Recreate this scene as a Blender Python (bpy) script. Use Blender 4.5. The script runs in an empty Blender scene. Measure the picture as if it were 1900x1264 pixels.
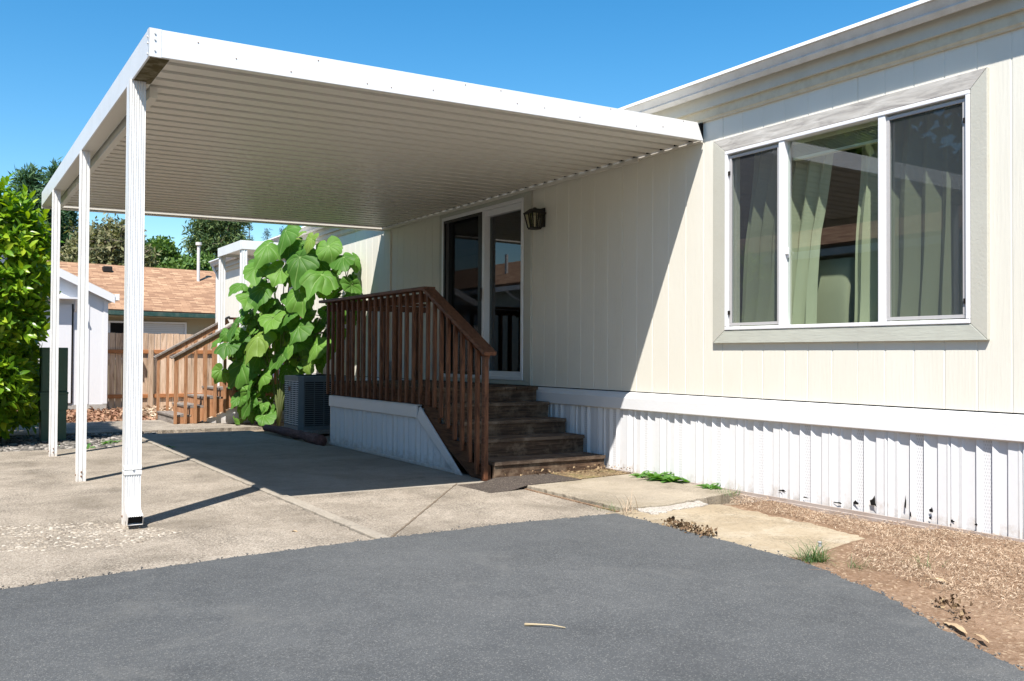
import bpy, math, random
import numpy as np
from mathutils import Vector, Matrix

# ------------------------------------------------------------------ camera, sky, sun, exposure
scene = bpy.context.scene
col = scene.collection
cam_d = bpy.data.cameras.new("camera")
cam_d.sensor_width = 36.0
cam_d.lens = 1712.8 / 1900 * 36.0
cam_d.clip_start = 0.05
cam_d.clip_end = 2000
cam = bpy.data.objects.new("camera", cam_d)
col.objects.link(cam)
_f = Vector((-0.84889087, 0.5283172, 0.01628594))
_r = Vector((0.52845834, 0.84893958, 0.00577651))
_u = Vector((0.01077394, -0.01351007, 0.99985069))
CAM = Vector((0, -5.930, 1.2))
cam.matrix_world = Matrix(((_r.x, _u.x, -_f.x, CAM.x), (_r.y, _u.y, -_f.y, CAM.y), (_r.z, _u.z, -_f.z, CAM.z), (0, 0, 0, 1)))
scene.camera = cam

SUN_DIR = Vector((-0.462, 0.44, -1.0)).normalized()
world = bpy.data.worlds.new("World")
scene.world = world
world.use_nodes = True
wn, wl = world.node_tree.nodes, world.node_tree.links
for n in list(wn): wn.remove(n)
w_out = wn.new('ShaderNodeOutputWorld'); w_bg = wn.new('ShaderNodeBackground')
w_sky = wn.new('ShaderNodeTexSky'); w_hsv = wn.new('ShaderNodeHueSaturation')
w_sky.sky_type = 'NISHITA'; w_sky.sun_disc = False
w_sky.sun_elevation = math.asin(-SUN_DIR.z)
w_sky.sun_rotation = math.atan2(-SUN_DIR.x, -SUN_DIR.y)
w_sky.air_density = 1.0; w_sky.dust_density = 0.25; w_sky.ozone_density = 1.6
w_hsv.inputs['Saturation'].default_value = 1.42; w_hsv.inputs['Hue'].default_value = 0.493
w_bg.inputs['Strength'].default_value = 0.094
wl.new(w_sky.outputs[0], w_hsv.inputs['Color']); wl.new(w_hsv.outputs[0], w_bg.inputs[0]); wl.new(w_bg.outputs[0], w_out.inputs[0])
sun_d = bpy.data.lights.new("sun", 'SUN'); sun_d.energy = 5.0; sun_d.angle = math.radians(0.53); sun_d.color = (1.0, 0.945, 0.87)
sun = bpy.data.objects.new("sun", sun_d); col.objects.link(sun)
sun.rotation_euler = SUN_DIR.to_track_quat('-Z', 'Y').to_euler()
vs = scene.view_settings
vs.view_transform = 'Standard'; vs.look = 'None'; vs.gamma = 1.0; vs.exposure = 1.0
try: vs.use_curve_mapping = False
except Exception: pass
scene.cycles.max_bounces = 10; scene.cycles.transparent_max_bounces = 24

rng = np.random.default_rng(7)
R = random.Random(11)

# ------------------------------------------------------------------ materials
def new_mat(name):
    m = bpy.data.materials.new(name); m.use_nodes = True
    nt = m.node_tree
    for n in list(nt.nodes): nt.nodes.remove(n)
    out = nt.nodes.new('ShaderNodeOutputMaterial')
    return m, nt, out
def node(nt, t, **kw):
    n = nt.nodes.new(t)
    for k, v in kw.items(): setattr(n, k, v)
    return n
def c4(c): return (c[0], c[1], c[2], 1.0)
def coords(nt, stretch=(1, 1, 1)):
    g = node(nt, 'ShaderNodeNewGeometry'); mp = node(nt, 'ShaderNodeMapping')
    mp.inputs['Scale'].default_value = stretch
    nt.links.new(g.outputs['Position'], mp.inputs['Vector'])
    return mp.outputs[0]
def noise(nt, vec, scale, detail=4, rough=0.55, dist=0.0):
    n = node(nt, 'ShaderNodeTexNoise')
    n.inputs['Scale'].default_value = scale; n.inputs['Detail'].default_value = detail
    n.inputs['Roughness'].default_value = rough; n.inputs['Distortion'].default_value = dist
    nt.links.new(vec, n.inputs['Vector']); return n.outputs['Fac']
def ramp(nt, fac, stops):
    r = node(nt, 'ShaderNodeValToRGB'); e = r.color_ramp.elements
    while len(e) < len(stops): e.new(0.5)
    for i, (p, c) in enumerate(stops):
        e[i].position = p; e[i].color = c4(c) if not isinstance(c, (int, float)) else (c, c, c, 1)
    nt.links.new(fac, r.inputs[0]); return r.outputs[0]
def mixc(nt, fac, a, b, mode='MIX'):
    m = node(nt, 'ShaderNodeMix', data_type='RGBA', blend_type=mode)
    for s, v in ((m.inputs['Factor'], fac), (m.inputs['A'], a), (m.inputs['B'], b)) if False else ((m.inputs[0], fac), (m.inputs[6], a), (m.inputs[7], b)):
        if isinstance(v, (int, float)): s.default_value = v
        elif isinstance(v, tuple): s.default_value = c4(v)
        else: nt.links.new(v, s)
    return m.outputs[2]
def math_n(nt, op, a, b=None):
    m = node(nt, 'ShaderNodeMath', operation=op)
    for i, v in enumerate((a, b)):
        if v is None: continue
        if isinstance(v, (int, float)): m.inputs[i].default_value = v
        else: nt.links.new(v, m.inputs[i])
    return m.outputs[0]
def principled(nt, out, color, rough=0.6, spec=0.4, metal=0.0, bump=None, bstr=0.3, bdist=0.005):
    p = node(nt, 'ShaderNodeBsdfPrincipled')
    if isinstance(color, tuple): p.inputs['Base Color'].default_value = c4(color)
    else: nt.links.new(color, p.inputs['Base Color'])
    if isinstance(rough, (int, float)): p.inputs['Roughness'].default_value = rough
    else: nt.links.new(rough, p.inputs['Roughness'])
    p.inputs['Specular IOR Level'].default_value = spec; p.inputs['Metallic'].default_value = metal
    if bump is not None:
        b = node(nt, 'ShaderNodeBump'); b.inputs['Strength'].default_value = bstr; b.inputs['Distance'].default_value = bdist
        nt.links.new(bump, b.inputs['Height']); nt.links.new(b.outputs[0], p.inputs['Normal'])
    nt.links.new(p.outputs[0], out.inputs['Surface']); return p

def paint(name, c, rough=0.45, spec=0.4, dirt=(0.5, 0.45, 0.36), dirt_amt=0.12, scale=6, grain=None, bstr=0.25, metal=0.0, splash=0.0):
    """painted surface with faint irregular dirt; grain = stretch vector of a wood grain bump"""
    m, nt, out = new_mat(name)
    v = coords(nt)
    n1 = noise(nt, v, scale, 6, 0.65); n2 = noise(nt, v, scale * 7, 3)
    d = ramp(nt, n1, [(0.45, 0.0), (0.75, 1.0)])
    d = math_n(nt, 'MULTIPLY', d, dirt_amt)
    cc = mixc(nt, d, c, dirt)
    cc = mixc(nt, math_n(nt, 'MULTIPLY', n2, 0.08), cc, (c[0] * .8, c[1] * .8, c[2] * .8))
    if splash:    # soil splashed up from the ground
        g = node(nt, 'ShaderNodeNewGeometry'); sp = node(nt, 'ShaderNodeSeparateXYZ'); nt.links.new(g.outputs['Position'], sp.inputs[0])
        hh = math_n(nt, 'SUBTRACT', 1.0, math_n(nt, 'MULTIPLY', sp.outputs[2], 5.0))
        k = math_n(nt, 'ADD', hh, math_n(nt, 'MULTIPLY', math_n(nt, 'SUBTRACT', noise(nt, v, 14, 5, 0.7), 0.5), 2.2))
        cc = mixc(nt, math_n(nt, 'MULTIPLY', ramp(nt, k, [(0.35, 0.0), (1.0, 1.0)]), splash), cc, (0.33, 0.25, 0.17))
    b = noise(nt, coords(nt, grain), 1.0, 5, 0.6, 0.4) if grain else n2
    principled(nt, out, cc, rough, spec, metal, b, bstr, 0.004)
    return m
def wood(name, c_dark, c_mid, c_light, stretch, rough=0.75, island=True, wear=None, wear_amt=0.0):
    m, nt, out = new_mat(name)
    g = node(nt, 'ShaderNodeNewGeometry')
    mp = node(nt, 'ShaderNodeMapping'); mp.inputs['Scale'].default_value = stretch
    nt.links.new(g.outputs['Position'], mp.inputs['Vector'])
    if island:
        cm = node(nt, 'ShaderNodeCombineXYZ')
        r = math_n(nt, 'MULTIPLY', g.outputs['Random Per Island'], 37.0)
        for i in range(3): nt.links.new(r, cm.inputs[i])
        nt.links.new(cm.outputs[0], mp.inputs['Location'])
    f = noise(nt, mp.outputs[0], 1.0, 7, 0.65, 0.8)
    cc = ramp(nt, f, [(0.3, c_dark), (0.5, c_mid), (0.72, c_light)])
    if island:
        k = ramp(nt, g.outputs['Random Per Island'], [(0.0, 0.72), (1.0, 1.2)])
        cc = mixc(nt, 1.0, cc, k, 'MULTIPLY')
    if wear:
        wv = noise(nt, coords(nt), 5.0, 5, 0.7)
        wm = math_n(nt, 'MULTIPLY', ramp(nt, wv, [(0.48, 0.0), (0.66, 1.0)]), wear_amt)
        cc = mixc(nt, wm, cc, wear)
    principled(nt, out, cc, rough, 0.25, 0, f, 0.5, 0.006)
    return m

def mat_siding(name, c, stain=(0.42, 0.36, 0.22)):
    m, nt, out = new_mat(name)
    grain = noise(nt, coords(nt, (60, 60, 3.0)), 1.0, 5, 0.6, 0.5)
    big = noise(nt, coords(nt, (1.2, 1, 0.5)), 1.3, 4, 0.6)
    cc = mixc(nt, math_n(nt, 'MULTIPLY', ramp(nt, big, [(0.35, 0.0), (0.8, 1.0)]), 0.16), c, stain)
    st = noise(nt, coords(nt, (9, 1, 0.8)), 1.0, 4, 0.6)
    cc = mixc(nt, math_n(nt, 'MULTIPLY', ramp(nt, st, [(0.62, 0.0), (0.8, 1.0)]), 0.10), cc, (0.35, 0.33, 0.30))
    principled(nt, out, cc, 0.62, 0.3, 0, grain, 0.45, 0.005)
    return m

def mat_ground(name, base, dark, light, speck=(0.1, 0.09, 0.08), speck_l=None, speck_scale=120, speck_amt=0.5, big=0.6, rough=0.9, bstr=0.5, stain=None, stain_rng=(0.55, 0.75), stain_scale=0.8, crack=None, pits=0.0):
    m, nt, out = new_mat(name)
    v = coords(nt)
    nb = noise(nt, v, big, 6, 0.62, 0.4); nm = noise(nt, v, big * 9, 5, 0.65); nf = noise(nt, v, 160, 3, 0.7)
    cc = ramp(nt, nb, [(0.28, dark), (0.5, base), (0.72, light)])
    cc = mixc(nt, 0.35, cc, ramp(nt, nm, [(0.3, dark), (0.7, light)]))
    vo = node(nt, 'ShaderNodeTexVoronoi'); vo.inputs['Scale'].default_value = speck_scale
    nt.links.new(v, vo.inputs['Vector'])
    sep = node(nt, 'ShaderNodeSeparateColor'); nt.links.new(vo.outputs['Color'], sep.inputs[0])
    cc = mixc(nt, math_n(nt, 'MULTIPLY', ramp(nt, sep.outputs[0], [(0.62, 0.0), (0.72, 1.0)]), speck_amt), cc, speck)
    if speck_l: cc = mixc(nt, math_n(nt, 'MULTIPLY', ramp(nt, sep.outputs[1], [(0.86, 0.0), (0.92, 1.0)]), speck_amt), cc, speck_l)
    if stain:
        ns = noise(nt, v, stain_scale, 6, 0.7, 0.6)
        cc = mixc(nt, ramp(nt, ns, [(stain_rng[0], 0.0), (stain_rng[1], 0.55)]), cc, stain)
    if pits:      # small dark pits and worn spots, denser in some patches than in others
        pv = noise(nt, v, 55, 4, 0.75); pm = noise(nt, v, 1.9, 4, 0.6)
        thr = math_n(nt, 'ADD', pv, math_n(nt, 'MULTIPLY', pm, 0.55))
        cc = mixc(nt, math_n(nt, 'MULTIPLY', ramp(nt, thr, [(0.80, 0.0), (0.92, 1.0)]), pits), cc, tuple(x * .45 for x in dark))
    if crack:     # hairline cracks that come and go
        wv = node(nt, 'ShaderNodeVectorMath', operation='ADD'); nz = node(nt, 'ShaderNodeTexNoise'); nz.inputs['Scale'].default_value = 2.5; nz.inputs['Detail'].default_value = 6
        nt.links.new(v, nz.inputs['Vector']); sc = node(nt, 'ShaderNodeVectorMath', operation='SCALE'); sc.inputs['Scale'].default_value = 0.35
        nt.links.new(nz.outputs['Color'], sc.inputs[0]); nt.links.new(v, wv.inputs[0]); nt.links.new(sc.outputs[0], wv.inputs[1])
        ve = node(nt, 'ShaderNodeTexVoronoi', feature='DISTANCE_TO_EDGE'); ve.inputs['Scale'].default_value = crack[0]; nt.links.new(wv.outputs[0], ve.inputs['Vector'])
        ln = ramp(nt, ve.outputs['Distance'], [(0.0, 1.0), (crack[1], 0.0)])
        cm = ramp(nt, noise(nt, v, 0.7, 3), [(0.50, 0.0), (0.62, 1.0)])
        cc = mixc(nt, math_n(nt, 'MULTIPLY', math_n(nt, 'MULTIPLY', ln, cm), crack[2]), cc, tuple(x * .4 for x in dark))
    h = math_n(nt, 'ADD', nf, math_n(nt, 'MULTIPLY', vo.outputs['Distance'], 0.8))
    principled(nt, out, cc, rough, 0.25, 0, h, bstr, 0.006)
    return m

def mat_leaf(name, stops, trans=0.35, rough=0.4, tcol=None, vein=False, spec=0.5):
    m, nt, out = new_mat(name)
    g = node(nt, 'ShaderNodeNewGeometry')
    cc = ramp(nt, g.outputs['Random Per Island'], stops)
    nz = noise(nt, coords(nt), 25, 3)
    cc = mixc(nt, math_n(nt, 'MULTIPLY', nz, 0.25), cc, tuple(x * .55 for x in stops[0][1]))
    if vein:
        at = node(nt, 'ShaderNodeAttribute', attribute_name='vein')
        cc = mixc(nt, math_n(nt, 'MULTIPLY', at.outputs['Fac'], 0.8), cc, (0.36, 0.50, 0.20))
    p = node(nt, 'ShaderNodeBsdfPrincipled'); nt.links.new(cc, p.inputs['Base Color'])
    p.inputs['Roughness'].default_value = rough; p.inputs['Specular IOR Level'].default_value = spec
    t = node(nt, 'ShaderNodeBsdfTranslucent')
    nt.links.new(mixc(nt, 1.0, cc, tcol or (1.3, 1.5, 0.5), 'MULTIPLY'), t.inputs[0])
    ms = node(nt, 'ShaderNodeMixShader'); ms.inputs[0].default_value = trans
    nt.links.new(p.outputs[0], ms.inputs[1]); nt.links.new(t.outputs[0], ms.inputs[2]); nt.links.new(ms.outputs[0], out.inputs[0])
    return m

def mat_glass(name, f0=0.13, tint=(0.86, 0.93, 0.88)):
    m, nt, out = new_mat(name)
    g = node(nt, 'ShaderNodeNewGeometry')
    dp = node(nt, 'ShaderNodeVectorMath', operation='DOT_PRODUCT')
    nt.links.new(g.outputs['Incoming'], dp.inputs[0]); nt.links.new(g.outputs['Normal'], dp.inputs[1])
    a = math_n(nt, 'SUBTRACT', 1.0, math_n(nt, 'ABSOLUTE', dp.outputs['Value']))
    fr = math_n(nt, 'ADD', math_n(nt, 'MULTIPLY', math_n(nt, 'POWER', a, 5.0), 1 - f0), f0)
    tr = node(nt, 'ShaderNodeBsdfTransparent'); tr.inputs[0].default_value = c4(tint)
    gl = node(nt, 'ShaderNodeBsdfGlossy'); gl.inputs['Roughness'].default_value = 0.0; gl.inputs[0].default_value = (1, 1, 1, 1)
    ms = node(nt, 'ShaderNodeMixShader'); nt.links.new(fr, ms.inputs[0])
    nt.links.new(tr.outputs[0], ms.inputs[1]); nt.links.new(gl.outputs[0], ms.inputs[2]); nt.links.new(ms.outputs[0], out.inputs[0])
    return m
def mat_screen(name, c=(0.08, 0.085, 0.09), dens=0.42):
    m, nt, out = new_mat(name)
    tr = node(nt, 'ShaderNodeBsdfTransparent'); df = node(nt, 'ShaderNodeBsdfDiffuse'); df.inputs[0].default_value = c4(c)
    ms = node(nt, 'ShaderNodeMixShader'); ms.inputs[0].default_value = dens
    nt.links.new(tr.outputs[0], ms.inputs[1]); nt.links.new(df.outputs[0], ms.inputs[2]); nt.links.new(ms.outputs[0], out.inputs[0])
    return m
def mat_cloth(name, c, trans=0.35):
    m, nt, out = new_mat(name)
    nz = noise(nt, coords(nt, (1, 1, 1)), 260, 2); nb = noise(nt, coords(nt), 7, 4)
    cc = mixc(nt, math_n(nt, 'MULTIPLY', nb, 0.3), c, tuple(x * .72 for x in c))
    d = node(nt, 'ShaderNodeBsdfDiffuse'); nt.links.new(cc, d.inputs[0])
    b = node(nt, 'ShaderNodeBump'); b.inputs['Strength'].default_value = 0.25; b.inputs['Distance'].default_value = 0.003
    nt.links.new(nz, b.inputs['Height']); nt.links.new(b.outputs[0], d.inputs['Normal'])
    t = node(nt, 'ShaderNodeBsdfTranslucent'); nt.links.new(cc, t.inputs[0])
    ms = node(nt, 'ShaderNodeMixShader'); ms.inputs[0].default_value = trans
    nt.links.new(d.outputs[0], ms.inputs[1]); nt.links.new(t.outputs[0], ms.inputs[2]); nt.links.new(ms.outputs[0], out.inputs[0])
    return m
def mat_perf(name, c):
    """vented vinyl: rows of small punched slots"""
    m, nt, out = new_mat(name)
    g = node(nt, 'ShaderNodeNewGeometry'); sp = node(nt, 'ShaderNodeSeparateXYZ'); nt.links.new(g.outputs['Position'], sp.inputs[0])
    a = math_n(nt, 'MULTIPLY', sp.outputs[0], 62.0); z = math_n(nt, 'MULTIPLY', sp.outputs[2], 44.0)
    row = math_n(nt, 'MULTIPLY', math_n(nt, 'MODULO', math_n(nt, 'FLOOR', math_n(nt, 'ADD', z, 100.0)), 2.0), 0.5)
    fx = math_n(nt, 'ABSOLUTE', math_n(nt, 'SUBTRACT', math_n(nt, 'FRACT', math_n(nt, 'ADD', math_n(nt, 'ADD', a, row), 1000.0)), 0.5))
    fz = math_n(nt, 'ABSOLUTE', math_n(nt, 'SUBTRACT', math_n(nt, 'FRACT', math_n(nt, 'ADD', z, 100.0)), 0.5))
    hole = math_n(nt, 'MULTIPLY', math_n(nt, 'LESS_THAN', fx, 0.2), math_n(nt, 'LESS_THAN', fz, 0.24))
    cc = mixc(nt, math_n(nt, 'MULTIPLY', hole, 0.42), c, (0.25, 0.26, 0.28))
    principled(nt, out, cc, 0.45, 0.4)
    return m
def mat_shingle(name, cols, sx=1.0, sy=1.0, axis='Y'):
    m, nt, out = new_mat(name)
    tc = node(nt, 'ShaderNodeUVMap', uv_map='UVMap')
    br = node(nt, 'ShaderNodeTexBrick'); br.offset = 0.37; br.squash = 1.0
    br.inputs['Scale'].default_value = 1.0; br.inputs['Mortar Size'].default_value = 0.006; br.inputs['Brick Width'].default_value = 0.30; br.inputs['Row Height'].default_value = 0.105
    br.inputs['Color1'].default_value = (0, 0, 0, 1); br.inputs['Color2'].default_value = (1, 1, 1, 1); br.inputs['Mortar'].default_value = (0.0, 0.0, 0.0, 1)
    br.inputs['Bias'].default_value = 0.0
    nt.links.new(tc.outputs[0], br.inputs['Vector'])
    cc = ramp(nt, br.outputs[0], [(0.0, cols[0]), (0.35, cols[1]), (0.7, cols[2]), (1.0, cols[3])])
    cc = mixc(nt, math_n(nt, 'MULTIPLY', noise(nt, coords(nt), 3, 5), 0.3), cc, cols[0])
    principled(nt, out, cc, 0.9, 0.2, 0, br.outputs[0], 0.3, 0.01)
    return m

M = {}
M['siding'] = mat_siding('siding_paint', (0.695, 0.672, 0.598))
M['trim'] = paint('grey_green_trim', (0.46, 0.47, 0.41), 0.6, dirt=(0.30, 0.28, 0.25), dirt_amt=0.25, grain=(9, 40, 60), bstr=0.6)
M['trim_v'] = paint('grey_green_trim_upright', (0.47, 0.46, 0.40), 0.6, dirt=(0.36, 0.33, 0.27), dirt_amt=0.18, grain=(60, 40, 45), bstr=0.5)
M['trim_worn'] = wood('worn_white_trim', (0.27, 0.25, 0.235), (0.45, 0.425, 0.39), (0.58, 0.555, 0.52), (3, 30, 22), 0.7, False)
M['vinyl'] = paint('white_vinyl', (0.66, 0.665, 0.68), 0.4, dirt_amt=0.10, scale=3, splash=0.45)
M['vinyl_perf'] = mat_perf('perforated_vinyl', (0.64, 0.645, 0.66))
M['dark'] = paint('painted_dark_hollow', (0.012, 0.012, 0.012), 0.9, 0.1, dirt_amt=0)  # near black; the unlit depth of gaps and holes given as colour
M['bottom_rail'] = paint('weathered_bottom_rail', (0.36, 0.31, 0.28), 0.6, dirt=(0.22, 0.14, 0.09), dirt_amt=0.6, scale=5)
M['white'] = paint('white_enamel', (0.70, 0.70, 0.695), 0.35, 0.5, dirt=(0.45, 0.44, 0.40), dirt_amt=0.28, scale=4, splash=0.4)
M['pan'] = paint('cream_roof_pan', (0.63, 0.605, 0.545), 0.42, 0.38, dirt=(0.5, 0.45, 0.36), dirt_amt=0.12, scale=2)
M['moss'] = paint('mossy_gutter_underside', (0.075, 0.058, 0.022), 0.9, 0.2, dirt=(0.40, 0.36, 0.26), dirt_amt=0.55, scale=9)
M['gutter_grey'] = paint('chalky_gutter', (0.60, 0.59, 0.57), 0.5, dirt=(0.33, 0.31, 0.28), dirt_amt=0.45, scale=7)
M['fascia'] = paint('eave_fascia', (0.50, 0.49, 0.43), 0.6, dirt=(0.3, 0.27, 0.2), dirt_amt=0.2)
M['frieze'] = paint('eave_frieze', (0.58, 0.525, 0.40), 0.6, dirt=(0.30, 0.22, 0.12), dirt_amt=0.35, scale=12)
M['roofing'] = paint('house_roofing', (0.45, 0.44, 0.42), 0.8)
M['alu'] = paint('white_window_frame', (0.72, 0.72, 0.735), 0.35, 0.5, dirt_amt=0.06)
M['alu_grey'] = paint('grey_screen_frame', (0.42, 0.41, 0.41), 0.45, 0.5, dirt_amt=0.1)
M['glass'] = mat_glass('window_glass', 0.13)
M['glass_dark'] = mat_glass('door_glass', 0.075, (0.30, 0.34, 0.33))
M['screen'] = mat_screen('insect_screen', (0.066, 0.073, 0.085), 0.40)
M['screen_dark'] = mat_screen('door_screen', (0.02, 0.02, 0.022), 0.60)
M['interior'] = paint('room_wall', (0.16, 0.14, 0.11), 0.9)
M['curtain'] = mat_cloth('green_curtain_cloth', (0.44, 0.46, 0.335), 0.3)
M['blind'] = paint('blind_slats', (0.50, 0.47, 0.33), 0.5)
M['uphol'] = mat_cloth('olive_upholstery', (0.27, 0.275, 0.20), 0.0)
M['deck'] = wood('brown_stained_rail', (0.045, 0.016, 0.008), (0.14, 0.055, 0.026), (0.25, 0.11, 0.055), (30, 30, 4), 0.6)
M['rail_h'] = wood('brown_handrail', (0.045, 0.017, 0.009), (0.125, 0.05, 0.026), (0.21, 0.095, 0.05), (5, 40, 40), 0.55)
M['step'] = wood('worn_dark_step', (0.024, 0.015, 0.010), (0.075, 0.044, 0.027), (0.17, 0.105, 0.065), (40, 3, 40), 0.8, True, (0.32, 0.235, 0.16), 0.40)
M['tread'] = wood('worn_step_tread', (0.05, 0.034, 0.024), (0.12, 0.080, 0.055), (0.22, 0.16, 0.115), (40, 3, 40), 0.8, True, (0.34, 0.26, 0.19), 0.45)
M['step_side'] = wood('dark_step_side', (0.03, 0.014, 0.007), (0.09, 0.04, 0.02), (0.16, 0.08, 0.04), (4, 40, 40), 0.8)
M['redwood'] = wood('orange_cedar', (0.20, 0.088, 0.040), (0.38, 0.19, 0.095), (0.50, 0.285, 0.165), (30, 30, 3), 0.8)
M['greytread'] = wood('grey_weathered_tread', (0.10, 0.085, 0.075), (0.22, 0.19, 0.165), (0.34, 0.30, 0.27), (4, 30, 30), 0.9)
M['fence'] = wood('weathered_fence_board', (0.24, 0.16, 0.105), (0.44, 0.315, 0.22), (0.56, 0.43, 0.33), (18, 14, 1.6), 0.9)
M['fence_rail'] = wood('orange_fence_rail', (0.22, 0.085, 0.03), (0.38, 0.16, 0.065), (0.46, 0.22, 0.10), (30, 3, 30), 0.8)
M['black'] = paint('black_metal', (0.014, 0.011, 0.009), 0.5, 0.3, dirt=(0.05, 0.035, 0.025), dirt_amt=0.2)
M['lampglass'] = mat_glass('lantern_glass', 0.05, (0.93, 0.90, 0.78))
M['ac'] = paint('blue_grey_metal', (0.13, 0.155, 0.17), 0.5, 0.4, dirt_amt=0.1)
M['ac_lit'] = paint('lit_grille_metal', (0.44, 0.46, 0.47), 0.5, 0.4, dirt_amt=0.1)  # grey made paler to paint in the light on the front grille
M['rust'] = paint('rusty_badge', (0.20, 0.10, 0.05), 0.8)
M['box_grey'] = paint('grey_electric_box', (0.30, 0.31, 0.32), 0.5)
M['green_box'] = paint('dark_green_enamel', (0.065, 0.135, 0.085), 0.45, 0.4, dirt=(0.10, 0.10, 0.06), dirt_amt=0.3, scale=5)
M['shed'] = mat_siding('shed_white_paint', (0.60, 0.60, 0.62), (0.55, 0.55, 0.55))
M['concrete_block'] = mat_ground('shed_footing', (0.34, 0.32, 0.30), (0.25, 0.23, 0.21), (0.42, 0.40, 0.37))
M['tan'] = paint('tan_house_paint', (0.34, 0.29, 0.19), 0.7)
M['green_gutter'] = paint('dark_green_gutter', (0.018, 0.055, 0.045), 0.45)
M['shingle'] = mat_shingle('brown_shingles', [(0.19, 0.108, 0.066), (0.27, 0.158, 0.096), (0.335, 0.205, 0.124), (0.42, 0.28, 0.175)])
M['galv'] = paint('galvanised_pipe', (0.55, 0.54, 0.53), 0.45, 0.5, dirt_amt=0.3)
M['opp_wall'] = paint('grey_green_house_paint', (0.22, 0.27, 0.26), 0.7)
M['asphalt'] = mat_ground('asphalt', (0.080, 0.085, 0.089), (0.058, 0.062, 0.066), (0.108, 0.112, 0.114), (0.048, 0.051, 0.055), (0.32, 0.32, 0.30), 210, 0.30, 0.7, 0.85, 0.7, (0.145, 0.145, 0.14), (0.56, 0.74), 1.3, None, 0.30)
M['concrete'] = mat_ground('concrete', (0.305, 0.263, 0.215), (0.212, 0.181, 0.145), (0.385, 0.340, 0.284), (0.135, 0.112, 0.085), (0.50, 0.46, 0.39), 135, 0.55, 1.0, 0.9, 0.7, (0.105, 0.088, 0.066), (0.47, 0.68), 1.3, None, 0.85)
M['concrete_s'] = mat_ground('smooth_concrete', (0.30, 0.266, 0.22), (0.215, 0.19, 0.155), (0.37, 0.332, 0.28), (0.18, 0.155, 0.128), None, 150, 0.22, 1.1, 0.85, 0.35, (0.15, 0.13, 0.10), (0.52, 0.76), 0.9, (0.5, 0.005, 0.6), 0.35)
M['concrete_w'] = mat_ground('walkway_concrete', (0.31, 0.27, 0.21), (0.22, 0.19, 0.15), (0.38, 0.335, 0.27), (0.22, 0.18, 0.13), None, 110, 0.35, 1.2, 0.9, 0.4, (0.15, 0.125, 0.08), (0.48, 0.72), 2.0, None, 0.5)
M['paver'] = mat_ground('sandy_slab', (0.31, 0.252, 0.172), (0.23, 0.183, 0.122), (0.38, 0.322, 0.235), (0.21, 0.17, 0.115), None, 130, 0.25, 2.2, 0.95, 0.35, (0.42, 0.38, 0.31), (0.50, 0.70), 3.0, None, 0.5)
M['mortar'] = mat_ground('pale_mortar', (0.40, 0.37, 0.33), (0.30, 0.27, 0.24), (0.47, 0.44, 0.40))
M['soil'] = mat_ground('reddish_soil', (0.215, 0.138, 0.088), (0.135, 0.084, 0.052), (0.29, 0.20, 0.135), (0.13, 0.075, 0.04), (0.42, 0.32, 0.22), 70, 0.5, 1.5, 1.0, 1.0)
M['crumb'] = mat_leaf('asphalt_crumb', [(0.0, (0.05, 0.052, 0.055)), (0.7, (0.10, 0.10, 0.10)), (1.0, (0.24, 0.21, 0.17))], 0.0, 0.9)
M['joint'] = mat_ground('dirty_joint', (0.15, 0.115, 0.08), (0.09, 0.07, 0.05), (0.24, 0.19, 0.14))
M['soil_far'] = mat_ground('dry_soil', (0.24, 0.19, 0.14), (0.15, 0.11, 0.08), (0.36, 0.29, 0.21), (0.12, 0.09, 0.06), (0.4, 0.34, 0.27), 60, 0.5, 0.8, 1.0, 0.8)
M['straw'] = mat_leaf('dry_grass_straw', [(0.0, (0.17, 0.105, 0.07)), (0.35, (0.40, 0.29, 0.20)), (0.7, (0.56, 0.435, 0.315)), (1.0, (0.72, 0.60, 0.46))], 0.15, 0.8, (1, .9, .7), spec=.2)
M['mulch'] = mat_leaf('dead_leaf_litter', [(0.0, (0.15, 0.075, 0.05)), (0.5, (0.30, 0.16, 0.10)), (1.0, (0.44, 0.30, 0.20))], 0.1, 0.85, (1, .8, .6), spec=.2)
M['brownleaf'] = mat_leaf('crisp_brown_leaves', [(0.0, (0.07, 0.045, 0.028)), (0.6, (0.20, 0.13, 0.075)), (1.0, (0.36, 0.27, 0.16))], 0.1, 0.85, (1, .8, .6), spec=.2)
M['mat_rubber'] = mat_ground('worn_doormat', (0.060, 0.048, 0.042), (0.045, 0.037, 0.033), (0.085, 0.07, 0.06), (0.03, 0.025, 0.02), (0.26, 0.22, 0.17), 140, 0.5, 4, 0.95, 0.7)
M['mat_coir'] = mat_ground('mossy_coir_mat', (0.17, 0.115, 0.06), (0.09, 0.06, 0.035), (0.27, 0.20, 0.11), (0.06, 0.045, 0.03), (0.36, 0.28, 0.17), 60, 0.6, 7, 1.0, 1.0, (0.16, 0.17, 0.06), (0.5, 0.7), 4)
M['stone'] = mat_leaf('grey_gravel', [(0.0, (0.05, 0.045, 0.04)), (0.6, (0.13, 0.12, 0.105)), (1.0, (0.34, 0.31, 0.28))], 0.0, 0.8)
M['pebble'] = mat_leaf('exposed_pebbles', [(0.0, (0.16, 0.13, 0.10)), (0.5, (0.31, 0.265, 0.21)), (1.0, (0.46, 0.42, 0.36))], 0.0, 0.8)
M['log'] = wood('red_brown_log', (0.06, 0.03, 0.028), (0.14, 0.07, 0.062), (0.23, 0.13, 0.11), (6, 30, 30), 0.95, False)
M['bark'] = wood('tree_bark', (0.04, 0.03, 0.022), (0.09, 0.07, 0.052), (0.16, 0.13, 0.10), (10, 10, 2), 0.95, False)
M['deadwood'] = wood('bleached_branch', (0.12, 0.09, 0.07), (0.22, 0.18, 0.14), (0.34, 0.29, 0.24), (10, 10, 2), 0.95, False)
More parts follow.
